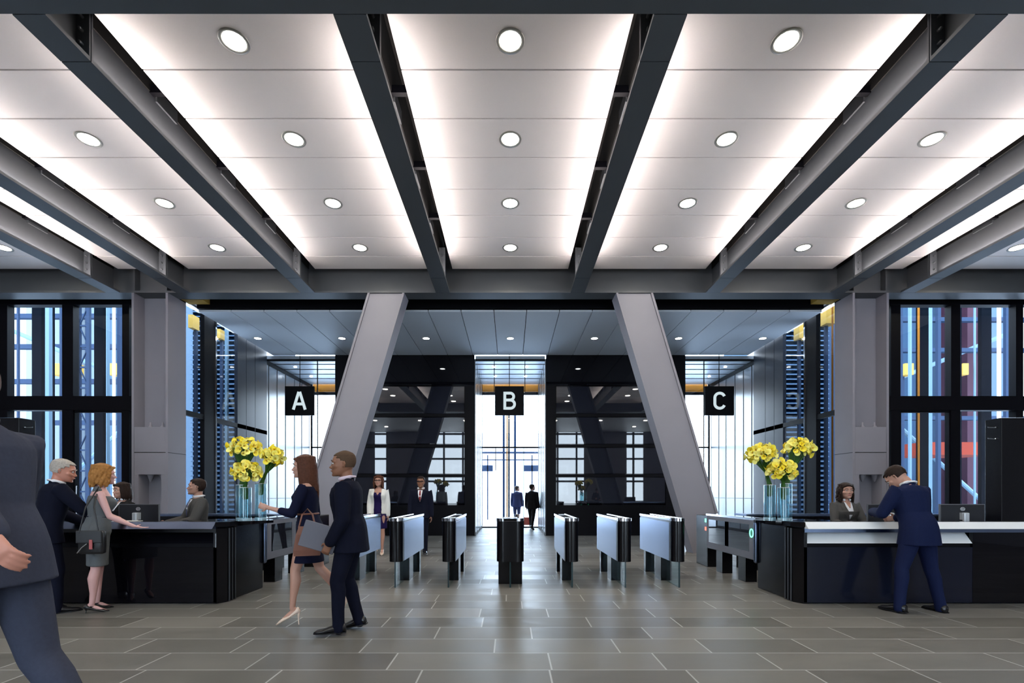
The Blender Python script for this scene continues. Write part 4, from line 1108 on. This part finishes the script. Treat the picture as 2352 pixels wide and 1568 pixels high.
    def patch(pts2d, host, off, name, m, front=True, thick=0.004, nx=7, ny=10):
        """cloth patch between a left and a right edge [(xl, xr, z)...] in H units laid on the chest"""
        bm_ = bmesh.new(); bm_.from_mesh(host.data); bvh = BVHTree.FromBMesh(bm_); bm_.free()
        rows = []
        for xl, xr, z in pts2d:
            row = []
            for i in range(nx):
                x = xl+(xr-xl)*i/(nx-1); a_ = T(x, .30 if front else -.30, z); c_ = T(x, 0, z); d_ = (c_-a_).normalized()
                h = bvh.ray_cast(a_, d_)
                p = h[0] if h[0] is not None else c_
                row.append(p-d_*off)
            rows.append(row)
        mb = MB(); R = [[mb.bm.verts.new(p) for p in r] for r in rows]
        for r0, r1 in zip(R[:-1], R[1:]):
            for i in range(nx-1): mb._f([r0[i], r0[i+1], r1[i+1], r1[i]])
        d0 = (T(0, .3, .7)-T(0, 0, .7)).normalized()*(1 if front else -1)
        ex = bmesh.ops.extrude_face_region(mb.bm, geom=mb.bm.faces[:])
        for v_ in [e for e in ex['geom'] if isinstance(e, bmesh.types.BMVert)]: v_.co -= d0*thick
        return mb.build(name, m, root, smooth=True)
    if P.get('trousers'):
        t = MB(); t.loft(torso_rings(.007, .008, .46, .63))
        for s, k in ((-1, 'L'), (1, 'R')):
            hip, kn, an = J['hip'+k], J['knee'+k], J['ank'+k]; r0 = .050*H
            e = an.lerp(kn, -.04) if P.get('seat') is None else an
            t.tube([hip+V(0, 0, .015*H), hip.lerp(kn, .35), hip.lerp(kn, .8), kn], [r0*1.08, r0*1.08, r0*.88, r0*.80], 16)
            t.tube([kn, kn.lerp(an, .25)+V(0, -.006*H, 0), kn.lerp(an, .65), kn.lerp(an, .9), e-J['fu'+k]*.012*H], [r0*.80, r0*.78, r0*.68, r0*.64, r0*.66], 16)
        finish(t, 'trousers', P['trousers'])
    if P.get('jacket'):
        t = MB(); hem = P.get('hem', .455)
        gg = P.get('jg', .013)
        t.loft(list(reversed(hem_rings(.60, hem, (.092*fat+gg-.002, .100*fat+gg+.010), (.064*fat+gg, .076*fat+gg+.004), 4, y0=-.003)))+torso_rings(gg, gg*.9, .64, .835))
        t.tube([T(-.055, -.012, .832), T(0, -.028, .848), T(.055, -.012, .832)], .016*H, 8)
        for s, k in ((-1, 'L'), (1, 'R')): sleeve(t, k, s, .012*H, P.get('sleeve', .97))
        j = finish(t, 'jacket', P['jacket'])
        if P.get('vee', True):
            patch([(-.026, .026, .845), (-.030, .030, .825), (-.028, .028, .79), (-.021, .021, .75), (-.012, .012, .71), (-.002, .002, .675)], j, .004, 'shirt_front', P.get('shirt', 'shirt'))
            if fem: patch([(-.024, .024, .845), (-.020, .020, .825), (-.012, .012, .80), (-.002, .002, .775)], j, .009, 'neckline', SK)
            if P.get('tie'): patch([(-.010, .010, .838), (-.008, .008, .82), (-.011, .011, .78), (-.013, .013, .72), (-.002, .002, .68)], j, .010, 'tie', P['tie'], nx=3)
            for s in (-1, 1):
                patch([(s*.030, s*.046, .835), (s*.034, s*.064, .80), (s*.028, s*.066, .765), (s*.016, s*.040, .71), (s*.002, s*.010, .66)], j, .009, 'lapel', P['jacket'], nx=4)
        # collar ring and cuffs of the shirt
        t = MB(); pts = []
        for k_ in range(13):
            a_ = math.radians(-150+300*k_/12)-PI/2
            pts.append(T(.043*math.cos(a_), -.004+.042*math.sin(a_), .853-.006*math.sin(a_)))
        t.tube(pts, [(.006*H, .010*H)]*13, 8); t.build('shirt_collar', P.get('shirt', 'shirt'), root, smooth=True)
        for s, k in ((-1, 'L'), (1, 'R')):
            el, wr = J['el'+k], J['wr'+k]; t = MB(); r_ = .0205*H
            t.tube([el.lerp(wr, .93), el.lerp(wr, 1.02)], [r_, r_*.95], 14, round_ends=False); t.build('shirt_cuff', P.get('shirt', 'shirt'), root, smooth=True)
    if P.get('dress'):
        t = MB(); hem = P.get('hem', .30); gx = .008
        t.loft(torso_rings(gx, gx, .60, .79 if not P.get('long_sleeve') else .825))
        zs = [.64, .60, .57, .53, .50, .46, .42, .38, .34, hem]
        rings = []
        kL, kR, hL, hR = J['kneeL'], J['kneeR'], J['hipL'], J['hipR']
        for z in sorted([z for z in zs if z >= hem]):
            zz = pel.z+(z-.52)*H
            if z > .5:
                zz_ = [q[0] for q in prof]; m_ = max(i_ for i_ in range(len(prof)) if zz_[i_] <= z); n_ = min(m_+1, len(prof)-1)
                u_ = (z-zz_[m_])/max(1e-6, zz_[n_]-zz_[m_]); A_ = [prof[m_][q]+(prof[n_][q]-prof[m_][q])*u_ for q in (1, 2, 3)]
                rings.append([T((A_[0]*fat+.011)*math.cos(2*PI*k/24), A_[2]+(A_[1]*fat+.012)*math.sin(2*PI*k/24), z) for k in range(24)])
                continue
            f = (.5-z)/.24; pL, pR = hL.lerp(kL, min(1.1, f+.08)), hR.lerp(kR, min(1.1, f+.08))
            cx_, cy_ = (pL.x+pR.x)/2, (pL.y+pR.y)/2; rr = .050*H*(1-.12*f)+.008*H
            ax = max(abs(pL.x-pR.x)/2+rr, .088*H); ay = max(abs(pL.y-pR.y)/2+rr, .068*H*(1-.2*f))
            rings.append([V(cx_+ax*math.cos(2*PI*k/24), cy_+ay*math.sin(2*PI*k/24), zz) for k in range(24)])
        t.loft(rings)
        if P.get('long_sleeve'):
            for s, k in ((-1, 'L'), (1, 'R')): sleeve(t, k, s, .006*H, P.get('sleeve', .8))
        else:
            for s in (-1, 1): t.tube([T(s*.060, -.006, .775), T(s*.062, -.008, .815), T(s*.050, -.018, .826)], .020*H, 10)
            t.tube([T(-.05, -.024, .815), T(.05, -.024, .815)], .02*H, 10)
        d = finish(t, 'dress', P['dress'])
        if P.get('vneck'): patch([(-.042, .042, .835), (-.034, .034, .805), (-.018, .018, .775), (-.002, .002, .745)], d, .004, 'neckline', SK)
        if P.get('belt'):
            t = MB(); pts = [T((.079)*math.cos(2*PI*k/24), .003+.062*math.sin(2*PI*k/24), .635) for k in range(25)]
            t.tube(pts, .006*H, 8); t.build('belt', P['belt'], root, smooth=True)
    if P.get('cardigan'):
        t = MB()
        R = torso_rings(.020, .020, .57, .83)
        lo = hem_rings(.60, .50, (.094, .108), (.076, .084), 3)
        t.loft(list(reversed(lo))+R[1:])
        for s, k in ((-1, 'L'), (1, 'R')): sleeve(t, k, s, .010*H, .98)
        me_ = remesh(t, 'cardigan', vc, 2)
        # open front: remove the faces in front of the chest
        bm_ = bmesh.new(); bm_.from_mesh(me_)
        kill = [f for f in bm_.faces if f.calc_center_median().y > 0.02*H and abs(f.calc_center_median().x) < .046*H+.02*(.82*H-f.calc_center_median().z) and f.calc_center_median().z < .86*H]
        bmesh.ops.delete(bm_, geom=kill, context='FACES'); bm_.to_mesh(me_); bm_.free()
        o = link_mesh('cardigan', me_, P['cardigan'], root); so = o.modifiers.new('thickness', 'SOLIDIFY'); so.thickness = .006
    # ---- shoes
    if P.get('shoes'):
        for s, k in ((-1, 'L'), (1, 'R')):
            an, fd, fu = J['ank'+k], J['fd'+k], J['fu'+k]; sole = an-fu*ank; sd = fd.cross(fu)
            t = MB(); hz = .022*H if not fem else .012*H
            def sec(y, w, h, z0=0): return [sole+fd*y*H+sd*(w*H*math.cos(2*PI*q/14))+fu*(max(z0*H, (z0+h/2)*H+h*H/2*math.sin(2*PI*q/14)*1.0)) for q in range(14)]
            if fem:
                t.loft([sec(-.034, .006, .030), sec(-.028, .019, .036), sec(-.005, .021, .026), sec(.035, .021, .016), sec(.070, .026, .022), sec(.100, .020, .016), sec(.126, .004, .008)])
                ob = t.build('shoe', P['shoes'], root, smooth=True)
                if heel or P.get('heelh'):
                    hl_ = P.get('heelh', heel)
                    a_ = sole-fd*.022*H+fu*.01; t2 = MB(); bot = V(a_.x, a_.y, 0.004) if (P.get('foot'+k, 0) == 0) else a_-fu*hl_*0.9
                    t2.tube([a_, a_.lerp(bot, .5)+fd*.004, bot], [.016, .007, .0055], 8, round_ends=False); t2.build('heel', P['shoes'], ob)
                if P.get('strap'):
                    t3 = MB(); t3.tube([an+sd*.020*H-fu*.018*H, an+fd*.026*H-fu*.014*H, an-sd*.020*H-fu*.018*H], .004*H, 6); t3.build('strap', P['shoes'], ob)
            else:
                t.loft([sec(-.040, .012, .030), sec(-.034, .022, .050), sec(-.01, .024, .052), sec(.03, .025, .040), sec(.075, .029, .026), (sec(.108, .024, .020)), sec(.126, .008, .010)])
                ob = t.build('shoe', P['shoes'], root, smooth=True)
                t = MB(); t.loft([[sole+fd*y*H+sd*w*H+fu*(-.001*H), sole+fd*y*H-sd*w*H+fu*(-.001*H), sole+fd*y*H-sd*w*H+fu*.006*H, sole+fd*y*H+sd*w*H+fu*.006*H] for y, w in ((-.041, .018), (-.02, .026), (.03, .026), (.075, .031), (.11, .024), (.128, .008))])
                t.build('sole', 'shoe', ob)
    return root, J, T, hl

R90 = PI/2
def W(root, v):  # local point to world
    return Matrix.Translation(root.location) @ Matrix.Rotation(root.rotation_euler.z, 4, 'Z') @ v

# 1 walking man, nearest, cut by the left edge
person(dict(label='person in a grey-blue suit walking out past the left edge, nearest to the camera', x=-2.37, y=2.2, rz=R90-.05, H=1.98, skin='skin_ruddy', jacket='suit_grey', trousers='suit_grey', shoes='shoe', hem=.475, jg=.014,
            lean=9, legL=(22, 2, 5, 1), legR=(-14, 2, -34, 1), footR=45, armR=(20, 10, 40, 4), armL=(-55, 13, -46, 8), handL=dict(curl=30), handR=dict(curl=25), hairm='hair_brown', head=(0, 5, 0), vox=.007))
# 2 grey-haired man at the left desk
person(dict(label='grey-haired person in a dark navy suit leaning on the left counter', x=-5.50, y=5.72, rz=-.60, H=1.84, skin='skin_ruddy', jacket='suit', trousers='suit', shoes='shoe', lean=10, legL=(4, 5, -4, 3), legR=(10, 5, -2, 3),
            armR=(38, 18, 68, -18), armL=(20, 12, 60, -10), handR=dict(palm=(0, 0, -1), dir=(-.3, 1, 0), curl=12), head=(-25, 14, 0), hairm='hair_grey', vee=False))
# 3 woman in the grey dress
r3, J3, T3, h3 = person(dict(label='person in a grey sleeveless dress with auburn hair at the left desk', x=-4.98, y=5.83, rz=-.85, H=1.74, fem=True, heel=.055, skin='skin_legs', dress='dress_grey', belt='dress_navy', shoes='shoe', strap=True, hem=.30,
            lean=3, fat=1.08, legL=(2, 2, -2, 0), legR=(-2, 2, -5, 0), armR=(18, 10, 62, 6), armL=(20, 8, 60, -8), handR=dict(palm=(0, 0, 1), dir=(0, 1, -.25), curl=10), head=(8, 4, 0), hair='bob', hairm='hair_blond'))
def bag_for(root, pts, box, m, name, label, cat, rz):
    e = empty(name, W(root, box[0]), rz, label=label, cat=cat)
    return e
bc = W(r3, T3(.145, -.02, .47)); bc = V(bc.x, bc.y-.02, .86)
bg = empty('shoulder_bag', bc, 0.1, label='black leather shoulder bag hanging at the hip of the person in the grey dress', cat='bag')
MB().box(-.135, .135, -.045, .045, -.15, .12, bev=.03).build('bag_body', 'bag_black', bg, smooth=True)
MB().box(-.138, .138, -.062, -.044, -.02, .125, bev=.008).build('flap', 'bag_black', bg)
MB().box(.01, .045, -.07, -.06, -.09, .02, bev=.004).build('tag', 'lip', bg)
MB().tube([(-.12, -.06, -.13), (-.07, -.065, -.07), (-.02, -.068, -.03)], .006, 6).build('zip_trim', 'chrome', bg)
shp = W(r3, T3(.075, -.01, .835))-bc; shp = Matrix.Rotation(-.1, 3, 'Z') @ shp
for dx, dy in ((-.10, -.06), (.08, -.02)):
    MB().tube([shp+V(0, 0, .012), shp*.55+V(dx*.5, -.09, .05), V(dx, dy, .10)], .0075, 8).build('shoulder_strap', 'bag_black', bg, smooth=True)
# 4 bending man at the right desk
person(dict(label='person in a blue suit seen from behind, bending over the right desk', x=4.90, y=5.80, rz=.22, H=1.84, skin='skin', jacket='suit_blue', trousers='suit_blue', shoes='shoe', hem=.445, jg=.018, lean=14, slean=2,
            legL=(4, 17, -6, 11), legR=(-2, 10, -10, 6), armL=(22, 16, 92, -30), armR=(12, 20, 78, -35), handL=dict(curl=40), handR=dict(curl=40), head=(18, 48, 0), hairm='hair_dark', vee=False))
# 5 walking woman
r5, J5, T5, h5 = person(dict(label='person with long brown hair in a navy dress and nude heels walking left', x=-2.20, y=5.28, rz=R90+.12, H=1.74, fem=True, heel=.085, skin='skin', dress='dress_navy', belt='bag_brown', long_sleeve=True, sleeve=.72, shoes='shoe_nude', hem=.335,
            lean=2, legL=(16, 1, 4, 0), legR=(-12, 1, -38, 0), footR=62, armL=(20, 10, 105, -4), armR=(-6, 8, 25, 4), handL=dict(curl=50), handR=dict(curl=60), head=(8, 4, 0), hair='long', hairm='hair_brown'))
p5 = W(r5, J5['wrL']); hb5 = empty('handbag', V(-2.10, 5.00, .93), .35, label='brown leather handbag carried by the walking person in the navy dress', cat='bag')
MB().loft([[V(a*sx, b*sy, z) for sx, sy in ((-1, -1), (1, -1), (1, 1), (-1, 1))] for z, a, b in ((-.16, .125, .055), (-.10, .13, .06), (.06, .105, .045), (.14, .08, .02))]).build('bag_body', 'bag_brown', hb5)
bpy.context.view_layer.update()
MB().tube([(-.08, 0, .13), (-.05, 0, .26), (0, .02, .32), (.05, 0, .26), (.08, 0, .13)], .009, 8).build('handle', 'bag_brown', hb5, smooth=True)
# 6 walking man
r6, J6, T6, h6 = person(dict(label='person with cropped hair in a navy suit walking left with a grey laptop sleeve', x=-1.63, y=4.93, rz=R90+.10, H=1.83, skin='skin_tan', jacket='suit', trousers='suit', shoes='shoe', shirt='shirt_pink', hem=.445, jg=.018, lean=4,
            legL=(14, 2, -2, 1), legR=(8, 2, -16, 1), footR=10, armL=(-2, 9, 28, -4), armR=(10, 8, 40, 0), handL=dict(curl=45, palm=(1, 0, 0)), head=(6, 3, 0), hair='stub', hairm='hair_stub'))
wl = W(r6, J6['wrL'])
lp = MB().box(-.17, .17, -.012, .012, -.13, .13, bev=.006).build('laptop_sleeve', 'laptop', label='grey laptop sleeve held at the side of the walking person in navy', cat='laptop sleeve')
lp.location = wl+V(-.115, .035, .055); lp.rotation_euler = (0, .30, .12)
t = MB(); wc = J6['elL'].lerp(J6['wrL'], 1.06); wd = (J6['wrL']-J6['elL']).normalized()
t.tube([wc-wd*.012, wc+wd*.012], .026, 14, round_ends=False); t.build('wristwatch', 'chrome', r6)
# 7 woman in white cardigan
person(dict(label='person with curly hair in an indigo dress and white cardigan walking toward the gates', x=-3.06, y=11.25, rz=PI+.05, H=1.78, fem=True, heel=.05, skin='skin', dress='dress_purple', vneck=True, cardigan='cardigan', shoes='shoe_nude', hem=.31, vox=.010,
            legL=(10, 1, 2, 0), legR=(-8, 1, -20, 0), footR=25, armL=(0, 8, 6, 2), armR=(6, 9, 22, -4), head=(0, 2, 0), hair='curly', hairm='hair_brown', glasses=True))
# 8 man with red tie
person(dict(label='person in a dark suit with a red tie and sunglasses walking behind the gates', x=-2.07, y=11.2, rz=PI+.02, H=1.77, skin='skin_tan', jacket='suit', trousers='suit', tie='tie_red', shoes='shoe', vox=.010,
            legL=(9, 2, 2, 1), legR=(-8, 2, -18, 1), footR=20, armL=(4, 8, 10, 3), armR=(8, 8, 14, 2), glasses=True, hairm='hair_dark'))
# 9, 10 men beyond the middle opening
person(dict(label='person in a dark suit walking away inside the corridor below sign B', x=0.86, y=19.3, rz=-.35, H=1.80, skin='skin', jacket='suit_char', trousers='suit_char', shoes='shoe', vox=.014, face=False, vee=False,
            legL=(22, 2, 10, 1), legR=(-18, 2, -30, 1), footR=25, head=(-40, 0, 0)))
person(dict(label='person in a dark blue suit standing outside the far middle doors', x=.30, y=22.0, rz=-.2, H=1.76, skin='skin_tan', jacket='suit_blue', trousers='suit_blue', shoes='shoe', vox=.014, face=False, vee=False,
            legL=(10, 2, 4, 1), legR=(-8, 2, -16, 1), footR=15, head=(-50, 0, 0)))
# 11 seated receptionists
SEAT = .62
def seated(**k): d = dict(seat=SEAT, legL=(84, 6, 8, 2), legR=(84, 6, 8, 2), armL=(25, 10, 78, -14), armR=(25, 10, 78, -14), shoes='shoe'); d.update(k); return person(d)
seated(label='seated receptionist in a grey suit and blue tie behind the left desk', x=-4.86, y=7.52, rz=PI-.75, H=1.80, skin='skin', jacket='suit_mid', trousers='suit_mid', tie='tie_blue', hairm='hair_dark', head=(-20, -2, 0), hem=.50)
chair(-4.86, 7.52, PI-.75, 'dark desk chair of the receptionist in the grey suit')
seated(label='seated dark-haired person mostly hidden behind the person in the grey dress', x=-6.0, y=7.5, rz=PI-.4, H=1.70, fem=True, skin='skin', jacket='suit_char', trousers='suit_char', hairm='hair_dark', hair='bob', head=(0, 5, 0), hem=.50, vox=.010)
chair(-6.0, 7.5, PI-.4, 'dark desk chair of the mostly hidden receptionist')
seated(label='seated receptionist with dark curly hair and white collar behind the right desk', x=5.14, y=7.42, rz=PI-.08, H=1.68, fem=True, skin='skin', jacket='suit_mid', trousers='suit_char', hairm='hair_dark', hair='curly', head=(-4, 2, 0), hem=.50)
chair(5.14, 7.42, PI-.08, 'dark desk chair of the receptionist at the right desk')
